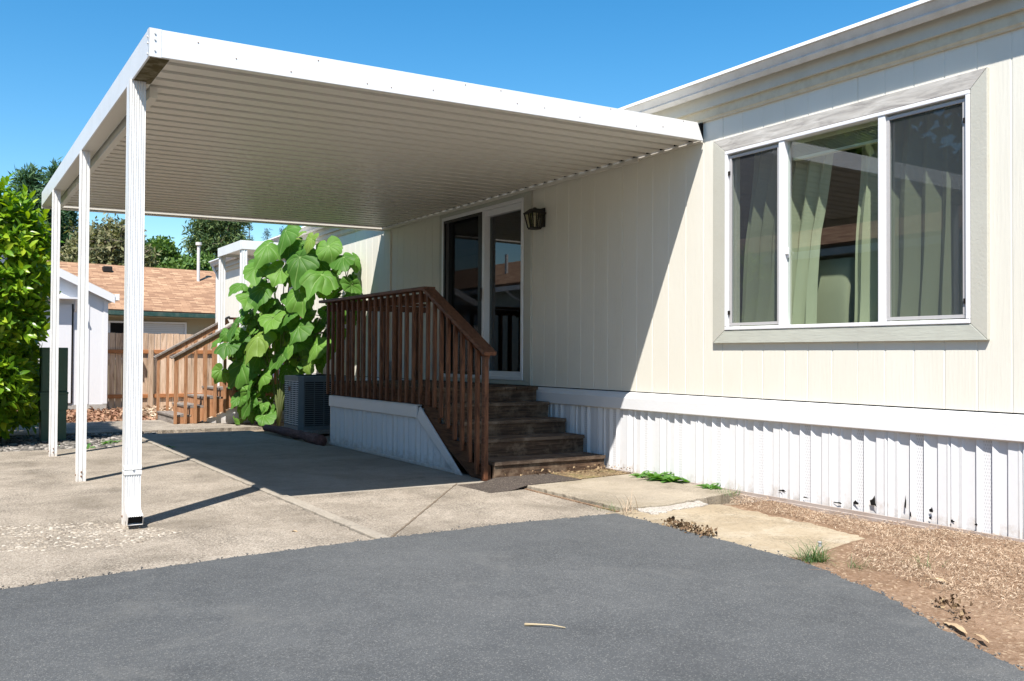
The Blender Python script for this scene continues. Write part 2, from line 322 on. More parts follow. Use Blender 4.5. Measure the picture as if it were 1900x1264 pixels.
M['stem'] = paint('green_stem', (0.10, 0.13, 0.045), 0.5, dirt=(0.12, 0.09, 0.04), dirt_amt=0.4)
M['bigleaf'] = mat_leaf('broad_leaf', [(0.0, (0.060, 0.160, 0.024)), (0.55, (0.100, 0.235, 0.036)), (0.9, (0.15, 0.30, 0.048)), (1.0, (0.22, 0.30, 0.06))], 0.38, 0.52, (1.45, 1.4, 0.30), True, 0.22)
M['laurel'] = mat_leaf('laurel_leaf', [(0.0, (0.075, 0.175, 0.013)), (0.45, (0.15, 0.295, 0.018)), (0.8, (0.27, 0.42, 0.025)), (1.0, (0.42, 0.52, 0.045))], 0.38, 0.30, (1.5, 1.4, 0.3), False, 0.35)
M['weed'] = mat_leaf('weed_leaf', [(0.0, (0.06, 0.17, 0.03)), (1.0, (0.14, 0.28, 0.05))], 0.35, 0.45)
M['grass'] = mat_leaf('grass_blade', [(0.0, (0.045, 0.10, 0.03)), (0.8, (0.09, 0.17, 0.05)), (1.0, (0.25, 0.24, 0.11))], 0.3, 0.5)
M['conifer'] = mat_leaf('conifer_needles', [(0.0, (0.030, 0.075, 0.040)), (0.6, (0.060, 0.13, 0.060)), (1.0, (0.11, 0.19, 0.075))], 0.15, 0.6, spec=.25)
M['spruce'] = mat_leaf('blue_spruce_needles', [(0.0, (0.030, 0.065, 0.062)), (1.0, (0.08, 0.13, 0.11))], 0.15, 0.6, spec=.25)
M['pine'] = mat_leaf('pine_needles', [(0.0, (0.040, 0.085, 0.036)), (0.5, (0.085, 0.145, 0.050)), (1.0, (0.18, 0.22, 0.075))], 0.15, 0.6, spec=.25)
M['olive'] = mat_leaf('olive_foliage', [(0.0, (0.09, 0.10, 0.045)), (0.6, (0.17, 0.175, 0.08)), (1.0, (0.28, 0.25, 0.135))], 0.2, 0.6, spec=.25)
M['decid'] = mat_leaf('green_foliage', [(0.0, (0.055, 0.12, 0.025)), (0.6, (0.10, 0.185, 0.04)), (1.0, (0.18, 0.26, 0.06))], 0.25, 0.5, spec=.3)
M['twig'] = paint('dry_twig', (0.38, 0.31, 0.20), 0.8)
M['dryleaf'] = paint('dry_tan_leaf', (0.38, 0.28, 0.17), 0.7, dirt=(0.25, 0.15, 0.08), dirt_amt=0.5, scale=30)
M['rustmetal'] = paint('rusty_screw', (0.16, 0.075, 0.04), 0.8)
M['plastic'] = paint('pale_plastic', (0.6, 0.6, 0.6), 0.5)

# ------------------------------------------------------------------ mesh helpers
class MB:
    def __init__(s): s.v = []; s.f = []; s.m = []
    def quad(s, a, b, c, d, mi=0):
        i = len(s.v); s.v += [tuple(a), tuple(b), tuple(c), tuple(d)]; s.f.append((i, i + 1, i + 2, i + 3)); s.m.append(mi)
    def hexa(s, p, mi=0):
        i = len(s.v); s.v += [tuple(q) for q in p]
        for f in ((0, 3, 2, 1), (4, 5, 6, 7), (0, 1, 5, 4), (1, 2, 6, 5), (2, 3, 7, 6), (3, 0, 4, 7)):
            s.f.append(tuple(i + k for k in f)); s.m.append(mi)
    def box(s, x0, x1, y0, y1, z0, z1, mi=0):
        s.hexa([(x0, y0, z0), (x1, y0, z0), (x1, y1, z0), (x0, y1, z0), (x0, y0, z1), (x1, y0, z1), (x1, y1, z1), (x0, y1, z1)], mi)
    def bar(s, p0, p1, w, h, up=(0, 0, 1), mi=0):
        p0, p1 = Vector(p0), Vector(p1); d = (p1 - p0).normalized(); u = Vector(up)
        sd = d.cross(u).normalized() * (w / 2); u = sd.cross(d).normalized() * (h / 2)
        s.hexa([p0 - sd - u, p0 + sd - u, p1 + sd - u, p1 - sd - u, p0 - sd + u, p0 + sd + u, p1 + sd + u, p1 - sd + u], mi)
    def prism(s, poly, axis, a0, a1, mi=0):
        """extrude a 2D polygon along an axis; poly in the other two axes (order X,Y,Z)"""
        def P(q, a):
            return {'X': (a, q[0], q[1]), 'Y': (q[0], a, q[1]), 'Z': (q[0], q[1], a)}[axis]
        i = len(s.v); n = len(poly)
        s.v += [P(q, a0) for q in poly] + [P(q, a1) for q in poly]
        s.f.append(tuple(range(i, i + n))); s.f.append(tuple(range(i + 2 * n - 1, i + n - 1, -1))); s.m += [mi, mi]
        for k in range(n):
            j = (k + 1) % n; s.f.append((i + k, i + j, i + n + j, i + n + k)); s.m.append(mi)
    def sweep(s, rings, mi=0, cap0=True, cap1=True):
        i = len(s.v); n = len(rings[0])
        for r in rings: s.v += [tuple(p) for p in r]
        for a in range(len(rings) - 1):
            for k in range(n):
                j = (k + 1) % n; b = i + a * n
                s.f.append((b + k, b + j, b + n + j, b + n + k)); s.m.append(mi)
        if cap0: s.f.append(tuple(range(i + n - 1, i - 1, -1))); s.m.append(mi)
        if cap1: b = i + (len(rings) - 1) * n; s.f.append(tuple(range(b, b + n))); s.m.append(mi)
    def tube(s, pts, rad, n=8, mi=0):
        pts = [Vector(p) for p in pts]; rad = rad if isinstance(rad, (list, tuple)) else [rad] * len(pts)
        rings = []; prev = None
        for k, p in enumerate(pts):
            d = (pts[min(k + 1, len(pts) - 1)] - pts[max(k - 1, 0)]).normalized()
            a = prev if prev is not None else (Vector((1, 0, 0)) if abs(d.x) < .8 else Vector((0, 1, 0)))
            a = (a - d * a.dot(d)).normalized(); prev = a; b = d.cross(a)
            rings.append([p + (a * math.cos(t) + b * math.sin(t)) * rad[k] for t in [2 * math.pi * q / n for q in range(n)]])
        s.sweep(rings, mi)
    def poly(s, pts, mi=0):
        i = len(s.v); s.v += [tuple(p) for p in pts]; s.f.append(tuple(range(i, i + len(pts)))); s.m.append(mi)
    def build(s, name, mats, parent=None, loc=None, bevel=0.0, smooth=False):
        me = bpy.data.meshes.new(name)
        off = Vector(root_loc(parent)) if parent else Vector(loc or (0, 0, 0))
        me.from_pydata([tuple(Vector(q) - off) for q in s.v], [], s.f)
        mats = mats if isinstance(mats, (list, tuple)) else [mats]
        for q in mats: me.materials.append(M[q] if isinstance(q, str) else q)
        me.polygons.foreach_set('material_index', s.m)
        if smooth: me.polygons.foreach_set('use_smooth', [True] * len(me.polygons))
        me.update()
        import bmesh
        bm = bmesh.new(); bm.from_mesh(me); bmesh.ops.recalc_face_normals(bm, faces=bm.faces); bm.to_mesh(me); bm.free()
        return link(name, me, parent, loc, bevel)
def root_loc(o):
    v = Vector((0, 0, 0))
    while o is not None: v += o.location; o = o.parent
    return v
def link(name, me, parent=None, loc=None, bevel=0.0):
    o = bpy.data.objects.new(name, me); col.objects.link(o)
    if parent: o.parent = parent
    elif loc: o.location = loc
    if bevel > 0:
        b = o.modifiers.new('bevel', 'BEVEL'); b.width = bevel; b.segments = 2; b.limit_method = 'ANGLE'; b.angle_limit = math.radians(50)
    return o
def fast(name, V, F, mats, parent=None, loc=None, smooth=True, attr=None):
    """big mesh from arrays, F (n,3) or (n,4)"""
    off = np.array(root_loc(parent)) if parent else np.array(loc or (0, 0, 0), float)
    V = (V - off).astype(np.float32)
    me = bpy.data.meshes.new(name); k = F.shape[1]
    me.vertices.add(len(V)); me.vertices.foreach_set('co', V.ravel())
    me.loops.add(F.size); me.loops.foreach_set('vertex_index', F.astype(np.int32).ravel())
    me.polygons.add(len(F)); me.polygons.foreach_set('loop_start', np.arange(0, F.size, k, dtype=np.int32))
    try: me.polygons.foreach_set('loop_total', np.full(len(F), k, np.int32))
    except Exception: pass
    if smooth: me.polygons.foreach_set('use_smooth', np.ones(len(F), bool))
    if attr is not None:
        a = me.attributes.new(attr[0], 'FLOAT', 'POINT'); a.data.foreach_set('value', attr[1].astype(np.float32))
    me.materials.append(M[mats]); me.update(calc_edges=True); me.validate()
    return link(name, me, parent, loc)
def thing(name, label, cat, loc, group=None):
    o = bpy.data.objects.new(name, None); col.objects.link(o); o.location = loc
    o.empty_display_size = 0.2
    return tag(o, label, cat, group)
def tag(o, label, cat, group=None):
    o['label'] = label; o['category'] = cat
    if group: o['group'] = group
    return o
def kind(o, k, label=None, cat=None):
    o['kind'] = k
    if label: o['label'] = label
    if cat: o['category'] = cat
    return o
def norm(a): return a / np.maximum(np.linalg.norm(a, axis=-1, keepdims=True), 1e-9)
def scatter(tv, tf, P, D, N, S):
    """copies of a template (x side, y along, z normal) at P, along D, normal N, size S"""
    D = norm(D); N = norm(N - D * (N * D).sum(1, keepdims=True)); X = np.cross(D, N)
    S = np.asarray(S).reshape(-1, 1, 1) if np.ndim(S) else S
    V = P[:, None, :] + S * (tv[None, :, 0:1] * X[:, None, :] + tv[None, :, 1:2] * D[:, None, :] + tv[None, :, 2:3] * N[:, None, :])
    n = len(P); F = (tf[None] + (np.arange(n) * len(tv))[:, None, None]).reshape(-1, tf.shape[1])
    return V.reshape(-1, 3), F
def rnd_dir(n): return norm(rng.normal(size=(n, 3)))

# leaf templates
def tmpl_leaf(width=0.42, fold=0.12, droop=0.18):
    ys = [0.0, 0.22, 0.5, 0.78, 1.0]; ws = [0.02, 0.75, 1.0, 0.68, 0.02]
    v = []
    for y, w in zip(ys, ws):
        z = -droop * y * y
        v += [(-w * width / 2, y, z + fold * w * width), (0, y, z), (w * width / 2, y, z + fold * w * width)]
    f = []
    for r in range(4):
        for c in range(2):
            a = r * 3 + c; f.append((a, a + 1, a + 4, a + 3))
    return np.array(v), np.array(f)
def tmpl_blade(w=0.05, bend=0.5, seg=3):
    v = []; f = []
    for k in range(seg + 1):
        t = k / seg; ww = w * (1 - 0.85 * t) / 2
        y = math.sin(bend * t) / max(bend, .01); z = (1 - math.cos(bend * t)) / max(bend, .01)
        v += [(-ww, y, -z), (ww, y, -z)]
    for k in range(seg): f.append((2 * k, 2 * k + 1, 2 * k + 3, 2 * k + 2))
    return np.array(v), np.array(f)
def tmpl_tuft(n=5, w=0.30, seed=1):
    """a small spray of crossed leaf faces"""
    r = np.random.default_rng(seed); vs, fs = [], []
    for k in range(n):
        d = norm(r.normal(size=3) + np.array([0, .5, 0])); nn = norm(np.cross(d, r.normal(size=3))); x = np.cross(d, nn); b = r.normal(size=3) * .25
        L = r.uniform(.5, .9); i = len(vs)
        vs += [b, b + d * L * .5 + x * w / 2, b + d * L, b + d * L * .5 - x * w / 2]; fs.append((i, i + 1, i + 2, i + 3))
    return np.array(vs), np.array(fs)

# ------------------------------------------------------------------ setting: ground, slabs, driveway
def gz(x):
    t = min(1, max(0, (-16.0 - x) / 7.5)); return -0.11 * t * t * (3 - 2 * t)
def ground_sheet():
    xs = [-900, -300, -120, -70, -45] + list(np.arange(-32, 8, 0.4)) + [20, 60, 200, 600]
    ys = [-600, -200, -60, -30] + list(np.arange(-14, 12, 0.5)) + [30, 60, 200, 700]
    V = np.array([(x, y, gz(x) - 0.05 + (0.012 * math.sin(x * 1.7 + y) * math.sin(y * 2.3) if -30 < x < 6 else 0)) for y in ys for x in xs])
    nx = len(xs); F = np.array([(j * nx + i, j * nx + i + 1, (j + 1) * nx + i + 1, (j + 1) * nx + i) for j in range(len(ys) - 1) for i in range(nx - 1)])
    kind(fast('ground', V, F, 'soil_far'), 'structure')
ground_sheet()
def wobble(poly, step=0.06, amp=0.012, seed=1, closed=True):
    r = random.Random(seed); out = []; n = len(poly)
    for k in range(n if closed else n - 1):
        a, b = Vector(poly[k]), Vector(poly[(k + 1) % n]); L = (b - a).length; m = max(1, int(L / step)) if L < 14 else 1
        for q in range(m):
            p = a.lerp(b, q / m); s = (r.gauss(0, amp) if q else 0)
            nrm = Vector((-(b - a).y, (b - a).x)) / max(L, 1e-6); out.append((p.x + nrm.x * s, p.y + nrm.y * s))
    return out
def slab(name, poly, z0, z1, mat, amp=0.0, step=0.06, seed=1, bevel=0.0, kinds='structure'):
    b = MB(); b.prism(wobble(poly, step, amp, seed) if amp else poly, 'Z', z0, z1)
    o = b.build(name, mat, bevel=bevel); kind(o, kinds); return o
LIP = -3.45
# concrete apron on the street side of the joint, and smoother carport bay on the house side of it
slab('concrete_apron', [(-4.9, -13), (-5.0, -5.6), (-5.0, LIP - .055), (-13.95, LIP - .055), (-13.75, -3.75), (-12.75, -4.0), (-12.75, -13)], -0.12, 0.0, 'concrete', 0.008)
slab('carport_slab', [(-14.55, LIP + .055), (-7.58, LIP + .055), (-7.58, -1.38), (-11.55, -1.38), (-11.6, -1.62), (-14.5, -1.75)], -0.12, 0.0, 'concrete_s')
slab('entry_slab', [(-7.57, LIP + .055), (-5.0, LIP + .055), (-5.0, -1.3), (-7.0, -1.42), (-7.57, -1.42)], -0.12, 0.002, 'concrete', 0.004)
slab('joint_strip', [(-5.3, LIP - .05), (-5.3, LIP + .045), (-13.9, LIP + .045), (-13.9, LIP - .05)], -0.10, 0.014, 'concrete_s', 0.004, 0.1, 3, 0.006)
slab('carport_joint', [(-7.585, -1.80), (-5.56, -3.385), (-5.56, -3.403), (-7.585, -1.818)], -0.02, 0.006, 'joint', 0.003)
slab('slab_joint', [(-7.0, -1.425), (-5.6, -1.462), (-5.6, -1.490), (-7.0, -1.447)], -0.02, 0.010, 'soil', 0.004)
slab('walkway_slab', [(-7.55, -1.40), (-5.62, -1.44), (-5.55, -1.0), (-5.66, -0.55), (-5.78, -0.02), (-7.55, -0.02)], -0.10, 0.035, 'concrete_w', 0.010, 0.05, 4, 0.008)
slab('far_path', [(-15.2, -14), (-15.2, -1.3), (-17.6, -2.35), (-17.6, -14)], -0.14, -0.002, 'concrete', 0.01)
slab('sandy_slab', [(-5.60, -1.60), (-3.72, -1.72), (-3.85, -1.2), (-3.95, -0.72), (-4.4, -0.62), (-5.45, -0.55), (-5.55, -0.95)], -0.10, 0.010, 'paver', 0.015, 0.05, 9, 0.006)
slab('mortar_seam', [(-5.60, -1.30), (-5.36, -1.36), (-5.47, -0.66), (-5.64, -0.60)], -0.05, 0.020, 'mortar', 0.018, 0.05, 5, 0.006)
slab('driveway', [(-5.16, -14), (-5.26, -5.65), (-5.40, -4.6), (-5.50, -3.44), (-5.53, -2.4), (-5.48, -1.58), (-4.6, -1.62), (-3.67, -1.66), (-2.9, -1.93), (-2.17, -2.33), (-1.2, -2.75), (0.5, -3.2), (14, -4.0), (14, -14)], -0.05, 0.022, 'asphalt', 0.009, 0.045, 6, 0.008)
def crumbs():
    r = np.random.default_rng(8); line = [(-5.26, -5.9), (-5.40, -4.6), (-5.50, -3.44), (-5.53, -2.4), (-5.48, -1.58), (-4.6, -1.62), (-3.67, -1.66), (-2.9, -1.93), (-2.17, -2.33), (-1.2, -2.75)]
    P = []
    for a, b_ in zip(line[:-1], line[1:]):
        L = math.dist(a, b_); m = int(L * 130); t = r.uniform(0, 1, m)[:, None]
        P.append(np.array(a) + (np.array(b_) - np.array(a)) * t + r.normal(0, .022, (m, 2)))
    P = np.concatenate(P); n = len(P); tv = norm(np.array([(1, 1, 1), (-1, -1, 1), (-1, 1, -1), (1, -1, -1)], float)); tf = np.array([(0, 1, 2), (0, 3, 1), (0, 2, 3), (1, 3, 2)])
    V = np.concatenate([P, r.uniform(.008, .022, (n, 1))], 1)[:, None] + tv[None] * r.uniform(.003, .010, (n, 1, 1)) * (1 + r.normal(0, .3, (n, 4, 1)))
    o = fast('asphalt_crumbs', V.reshape(-1, 3), (tf[None] + (np.arange(n) * 4)[:, None, None]).reshape(-1, 3), 'crumb', smooth=False)
    kind(o, 'stuff', 'loose asphalt crumbs along the ragged edge of the driveway', 'crumbs')
crumbs()
# bare soil bed beside the skirting
def soil_bed():
    xs = np.arange(-6.0, 3.0, 0.05); ys = np.arange(-3.4, 0.02, 0.05); r = np.random.default_rng(3)
    nx = len(xs); X, Y = np.meshgrid(xs, ys)
    Z = -0.004 + 0.014 * np.sin(X * 5.1 + 1.3 * Y) * np.sin(Y * 6.3 - X) + r.normal(0, 0.004, X.shape) + 0.03 * np.clip((Y + 2.2) / 1.6, 0, 1) * (X > -3.9)
    Z -= 0.07 * ((X < -4.05) & ((Y < -0.62) | (X < -5.5))) + 0.05 * (Y < -2.35 - (X + 2.2) * .42)
    V = np.stack([X, Y, Z], -1).reshape(-1, 3)
    F = np.array([(j * nx + i, j * nx + i + 1, (j + 1) * nx + i + 1, (j + 1) * nx + i) for j in range(len(ys) - 1) for i in range(nx - 1)])
    kind(fast('soil_bed', V, F, 'soil'), 'structure')
soil_bed()

def in_poly(px, py, poly):
    c = np.zeros(len(px), bool); n = len(poly)
    for i in range(n):
        x0, y0 = poly[i]; x1, y1 = poly[(i + 1) % n]
        k = ((y0 > py) != (y1 > py)) & (px < (x1 - x0) * (py - y0) / (y1 - y0 + 1e-12) + x0); c ^= k
    return c
def dry_grass():
    poly = [(-5.75, -0.09), (2.0, -0.09), (2.0, -2.6), (-1.6, -2.2), (-2.3, -1.75), (-3.0, -1.55), (-3.55, -1.42), (-3.72, -1.15), (-3.85, -0.62), (-4.4, -0.56), (-5.5, -0.40)]
    n = 135000; P = np.stack([rng.uniform(-5.8, 0.6, n), rng.uniform(-2.5, -0.02, n)], 1)
    k = in_poly(P[:, 0], P[:, 1], poly)
    cl = np.sin(P[:, 0] * 7 + 3 * np.sin(P[:, 1] * 5)) * np.sin(P[:, 1] * 8 + 2 * np.sin(P[:, 0] * 4)) + 0.5 * np.sin(P[:, 0] * 17) * np.sin(P[:, 1] * 19)
    edge = np.clip((P[:, 1] + 1.42 + 0.25 * np.clip(-P[:, 0] - 3.0, -1, 1) * -1) * 3, -1, 1)
    k &= rng.uniform(-1.6, 1.2, n) < cl * 0.9 + edge * 0.9 + 0.35
    P = P[k]; n = len(P); cl = np.clip(cl[k], -.6, 1.5)[:, None]
    P3 = np.concatenate([P, rng.uniform(0.0, 0.030, (n, 1)) + .016 * cl + 0.028 * np.clip((P[:, 1:2] + 2.2) / 1.6, 0, 1) * (P[:, 0:1] > -3.9)], 1)
    D = rng.normal(size=(n, 3)) * np.array([1, 1, 0.42]); N = rng.normal(size=(n, 3)) + np.array([0, 0, 1.0])
    tv, tf = tmpl_blade(0.10, 2.0, 3)
    V, F = scatter(tv, tf, P3, D, N, rng.uniform(0.012, 0.042, n))
    V[:, 2] = np.maximum(V[:, 2], -0.004)
    o = kind(fast('dry_grass', V, F, 'straw'), 'stuff', 'matted dry straw coloured grass along the white skirting', 'dry grass')
dry_grass()
def rocks(name, poly, n, z, smin, smax, mat, flat=0.6, seed=2):
    r = np.random.default_rng(seed); xs = [p[0] for p in poly]; ys = [p[1] for p in poly]
    P = np.stack([r.uniform(min(xs), max(xs), n), r.uniform(min(ys), max(ys), n)], 1); P = P[in_poly(P[:, 0], P[:, 1], poly)]; n = len(P)
    t = (1 + 5 ** .5) / 2
    tv = norm(np.array([(-1, t, 0), (1, t, 0), (-1, -t, 0), (1, -t, 0), (0, -1, t), (0, 1, t), (0, -1, -t), (0, 1, -t), (t, 0, -1), (t, 0, 1), (-t, 0, -1), (-t, 0, 1)], float))
    tf = np.array([(0, 11, 5), (0, 5, 1), (0, 1, 7), (0, 7, 10), (0, 10, 11), (1, 5, 9), (5, 11, 4), (11, 10, 2), (10, 7, 6), (7, 1, 8), (3, 9, 4), (3, 4, 2), (3, 2, 6), (3, 6, 8), (3, 8, 9), (4, 9, 5), (2, 4, 11), (6, 2, 10), (8, 6, 7), (9, 8, 1)])
    S = r.uniform(smin, smax, n); V = P3 = np.concatenate([P, np.full((n, 1), z)], 1)
    V = np.repeat(P3[:, None], 12, 1) + (tv[None] * (1 + r.normal(0, .22, (n, 12, 1)))) * (S[:, None, None] * np.stack([r.uniform(.7, 1.3, n), r.uniform(.7, 1.3, n), np.full(n, flat)], -1)[:, None])
    F = (tf[None] + (np.arange(n) * 12)[:, None, None]).reshape(-1, 3)
    return fast(name, V.reshape(-1, 3), F, mat, smooth=False)
kind(rocks('gravel', [(-12.72, -12), (-12.72, -4.02), (-13.7, -3.75), (-14.5, -2.95), (-15.2, -3.1), (-15.2, -12)], 6500, -0.03, 0.018, 0.05, 'stone'), 'stuff', 'grey gravel bed under the laurel hedge', 'gravel')
kind(rocks('exposed_pebbles', [(-6.95, -5.5), (-6.35, -5.6), (-6.15, -4.9), (-6.5, -4.5), (-7.1, -4.9), (-7.3, -5.5), (-7.1, -6.2), (-6.7, -6.2)], 2600, -0.002, 0.005, 0.017, 'pebble', 0.45), 'stuff', 'worn pebbles exposed in the concrete below the downspout', 'pebbles')
def litter(name, poly, n, z, smin, smax, mat, seed=5):
    r = np.random.default_rng(seed); xs = [p[0] for p in poly]; ys = [p[1] for p in poly]
    P = np.stack([r.uniform(min(xs), max(xs), n), r.uniform(min(ys), max(ys), n)], 1); P = P[in_poly(P[:, 0], P[:, 1], poly)]; n = len(P)
    P3 = np.stack([P[:, 0], P[:, 1], np.array([gz(x) for x in P[:, 0]]) + z + r.uniform(0, .05, n)], 1)
    tv, tf = tmpl_leaf(0.6, 0.3, 0.5)
    V, F = scatter(tv, tf, P3, r.normal(size=(n, 3)) * np.array([1, 1, .35]), r.normal(size=(n, 3)) * .6 + np.array([0, 0, 1]), r.uniform(smin, smax, n))
    return fast(name, V, F, mat)
kind(litter('leaf_litter', [(-17.6, -5.0), (-17.6, -2.6), (-18.2, -2.45), (-23.1, -2.2), (-23.1, -5.2)], 3200, -0.03, 0.05, 0.13, 'mulch'), 'stuff', 'reddish dead leaves strewn in front of the fence and shed', 'leaf litter')
kind(litter('straw_patch', [(-18.3, -2.5), (-23.8, -2.45), (-23.8, -0.2), (-18.3, -0.3)], 2600, -0.03, 0.05, 0.12, 'straw', 8), 'stuff', 'dry straw on the ground at the foot of the wooden fence', 'dry grass')

kind(litter('step_debris', [(-7.56, -1.3), (-7.50, -1.3), (-7.12, -.05), (-7.56, -.05)], 260, .045, .012, .035, 'brownleaf', 12), 'stuff', 'crumbled dead leaves along the foot of the bottom step', 'leaf debris')
# ------------------------------------------------------------------ mobile home
HX0, HX1 = -23.4, 2.6
WIN = (-5.93, -3.64, 1.43, 3.02)      # window opening
DOOR = (-11.33, -9.24, 0.90, 3.09)    # sliding door opening
home = thing('mobile_home', 'long cream mobile home with white ribbed skirting and a big three pane window', 'mobile home', (HX0 + 13, 0, 0))
def home_wall():
    b = MB(); ev = [HX0]
    g0 = -7.404; k = math.ceil((HX0 + .1 - g0) / .237)
    grooves = []
    while g0 + k * .237 < HX1 - .1:
        grooves.append((g0 + k * .237, k % 6 == 0)); k += 1
    prof = [(HX0, 0.0)]
    for x, seam in grooves:
        w, d = (0.004, 0.006) if seam else (0.008, 0.003)
        prof += [(x - w, 0.0), (x - w * .4, d), (x + w * .4, d), (x + w, 0.0)]
    prof.append((HX1, 0.0))
    for o in (WIN, DOOR):
        for xx in o[:2]:
            j = next(i for i, p in enumerate(prof) if p[0] > xx); prof.insert(j, (xx, 0.0))
    z0, z1 = 0.848, 3.60
    for (xa, ya), (xb, yb) in zip(prof[:-1], prof[1:]):
        xm = (xa + xb) / 2; zs = [(z0, z1)]
        for o in (WIN, DOOR):
            if o[0] < xm < o[1]: zs = [(z0, o[2]), (o[3], z1)]
        for za, zb in zs: b.quad((xa, ya, za), (xb, yb, za), (xb, yb, zb), (xa, ya, zb))
    # reveals
    for o in (WIN, DOOR):
        b.box(o[0] - .02, o[0], 0.006, .16, o[2], o[3]); b.box(o[1], o[1] + .02, 0.006, .16, o[2], o[3])
        b.box(o[0], o[1], 0.006, .16, o[3], o[3] + .02); b.box(o[0], o[1], 0.006, .16, o[2] - .02, o[2])
    b.box(HX0 + .1, HX1 - .1, .007, .02, .70, .847, 1)  # dark strip painted as the shadow gap and dirty line below the siding
    # end walls, back, body under siding
    b.box(HX0, HX0 + .1, 0.008, 8.0, 0.0, 3.5); b.box(HX1 - .1, HX1, 0.008, 8.0, 0.0, 3.5)
    b.box(HX0 + .1, HX1 - .1, 7.9, 8.0, 0.0, 3.5)
    # gable ends
    for xx in (HX0, HX1 - .1): b.prism([(0.008, 3.5), (8.0, 3.5), (4.0, 4.4)], 'X', xx, xx + .1)
    b.build('wall', ['siding', 'dark'], home)
    i = MB()
    i.box(HX0 + .1, HX1 - .1, 0.02, 7.9, 0.80, 0.86); i.box(HX0 + .1, HX1 - .1, 0.02, 7.9, 3.22, 3.28)
    i.box(HX0 + .1, HX1 - .1, 3.2, 3.3, 0.86, 3.22); i.box(-8.3, -8.2, 0.02, 3.2, 0.86, 3.22)
    i.build('interior', 'interior', home)
home_wall()
b = MB()   # corner boards
b.box(HX0 - .012, HX0 + .10, -.018, 0.0, .83, 3.34); b.build('corner_board', 'siding', home, bevel=.003)
b = MB(); b.box(HX1 - .1, HX1 + .012, -.018, 0.0, .83, 3.34); b.build('corner_board', 'siding', home, bevel=.003)
b = MB(); b.box(-13.16, -13.06, -.022, 0.0, .85, 3.10); b.build('batten', 'siding', home, bevel=.003)
# skirting
def skirting(name, x0, x1, yb, z0f, z1f, parent, holes=True, P=0.495, kd=1.0):
    """vinyl skirting sheet; raised sawtooth ribs with one vented strip per period"""
    b = MB(); x = x0; el = [(0.0, .225, 1, .022), (.225, .43, 0, .024), (.43, .635, 3, .018), (.635, 1.0, 2, .022)]
    def strip(xa, ya, xb, yb_, mi):
        xa2, xb2 = max(x0, min(x1, xa)), max(x0, min(x1, xb))
        if xb2 - xa2 < 1e-4: return
        def Y(q): return ya + (yb_ - ya) * ((q - xa) / max(xb - xa, 1e-6))
        b.quad((xa2, yb + Y(xa2), z0f(xa2)), (xb2, yb + Y(xb2), z0f(xb2)), (xb2, yb + Y(xb2), z1f(xb2)), (xa2, yb + Y(xa2), z1f(xa2)), mi)
    while x < x1:
        for a, c, t, d in el:
            d = d * kd
            xa, xc = x + a * P, x + c * P
            w = xc - xa
            strip(xa - .001, 0.0, xa, -d, 0)
            if t == 2:
                strip(xa, -d, xa + .25 * w, -.010, 0); strip(xa + .25 * w, -.010, xa + .42 * w, -.014, 0); strip(xa + .42 * w, -.014, xa + .5 * w, -.003, 0); strip(xa + .5 * w, -.003, xc - .001, 0.0, 0)
            elif t == 3:
                strip(xa, -d, xa + .60 * w, -d * .85, 0); strip(xa + .60 * w, -d * .85, xa + .74 * w, -d * 1.05, 0); strip(xa + .74 * w, -d * 1.05, xc - .001, 0.0, 0)
            else:
                strip(xa, -d, xa + .34 * w, -.006, 0); strip(xa + .34 * w, -.006, xc - .001, 0.0, 1 if t == 1 else 0)
        x += P
    return b
sk = skirting('skirting', HX0, HX1, -0.012, lambda x: min(0.0, gz(x)) - .02, lambda x: .74, home)
r_ = random.Random(4)
def chip(x, z, w, h):  # broken hole as a flat black patch, its inner shade painted
    n = 11; pts = []
    for k in range(n):
        a = 2 * math.pi * k / n; q = r_.uniform(.45, 1.1)
        pts.append((x + math.cos(a) * w / 2 * q, -.0365, z + .05 + max(-.35, math.sin(a)) * h / 2 * q))
    sk.poly(pts, 2)
for x, z, w, h in [(-5.26, .055, .10, .035), (-5.02, .03, .06, .02), (-4.72, .03, .09, .022), (-4.55, .05, .05, .05), (-4.40, .075, .07, .13), (-4.13, .10, .02, .16), (-4.09, .03, .02, .06), (-3.93, .085, .03, .06), (-3.935, .03, .025, .05), (-3.77, .035, .05, .03), (-3.60, .04, .03, .03), (-3.16, .06, .13, .10), (-3.02, .04, .12, .035), (-2.96, .06, .06, .06), (-2.86, .025, .14, .035), (-2.5, .05, .12, .06)]:
    chip(x, z, w, h)
o_sk = sk.build('skirting', ['vinyl', 'vinyl_perf', 'dark'], home)
b = MB(); b.box(HX0, HX1, -.050, -.037, -.15, .048); b.box(HX0, HX1, -.068, -.0505, -.15, .022); b.build('skirting_rail', 'bottom_rail', home, bevel=.002)
b = MB()   # belt trim over skirting: sloping ledge, step, face
b.prism([(0.0, .838), (-.038, .815), (-.045, .792), (-.054, .782), (-.058, .672), (-.046, .664), (-.030, .676), (0.0, .676)], 'X', HX0, HX1)
b.build('skirting_trim', 'vinyl', home)
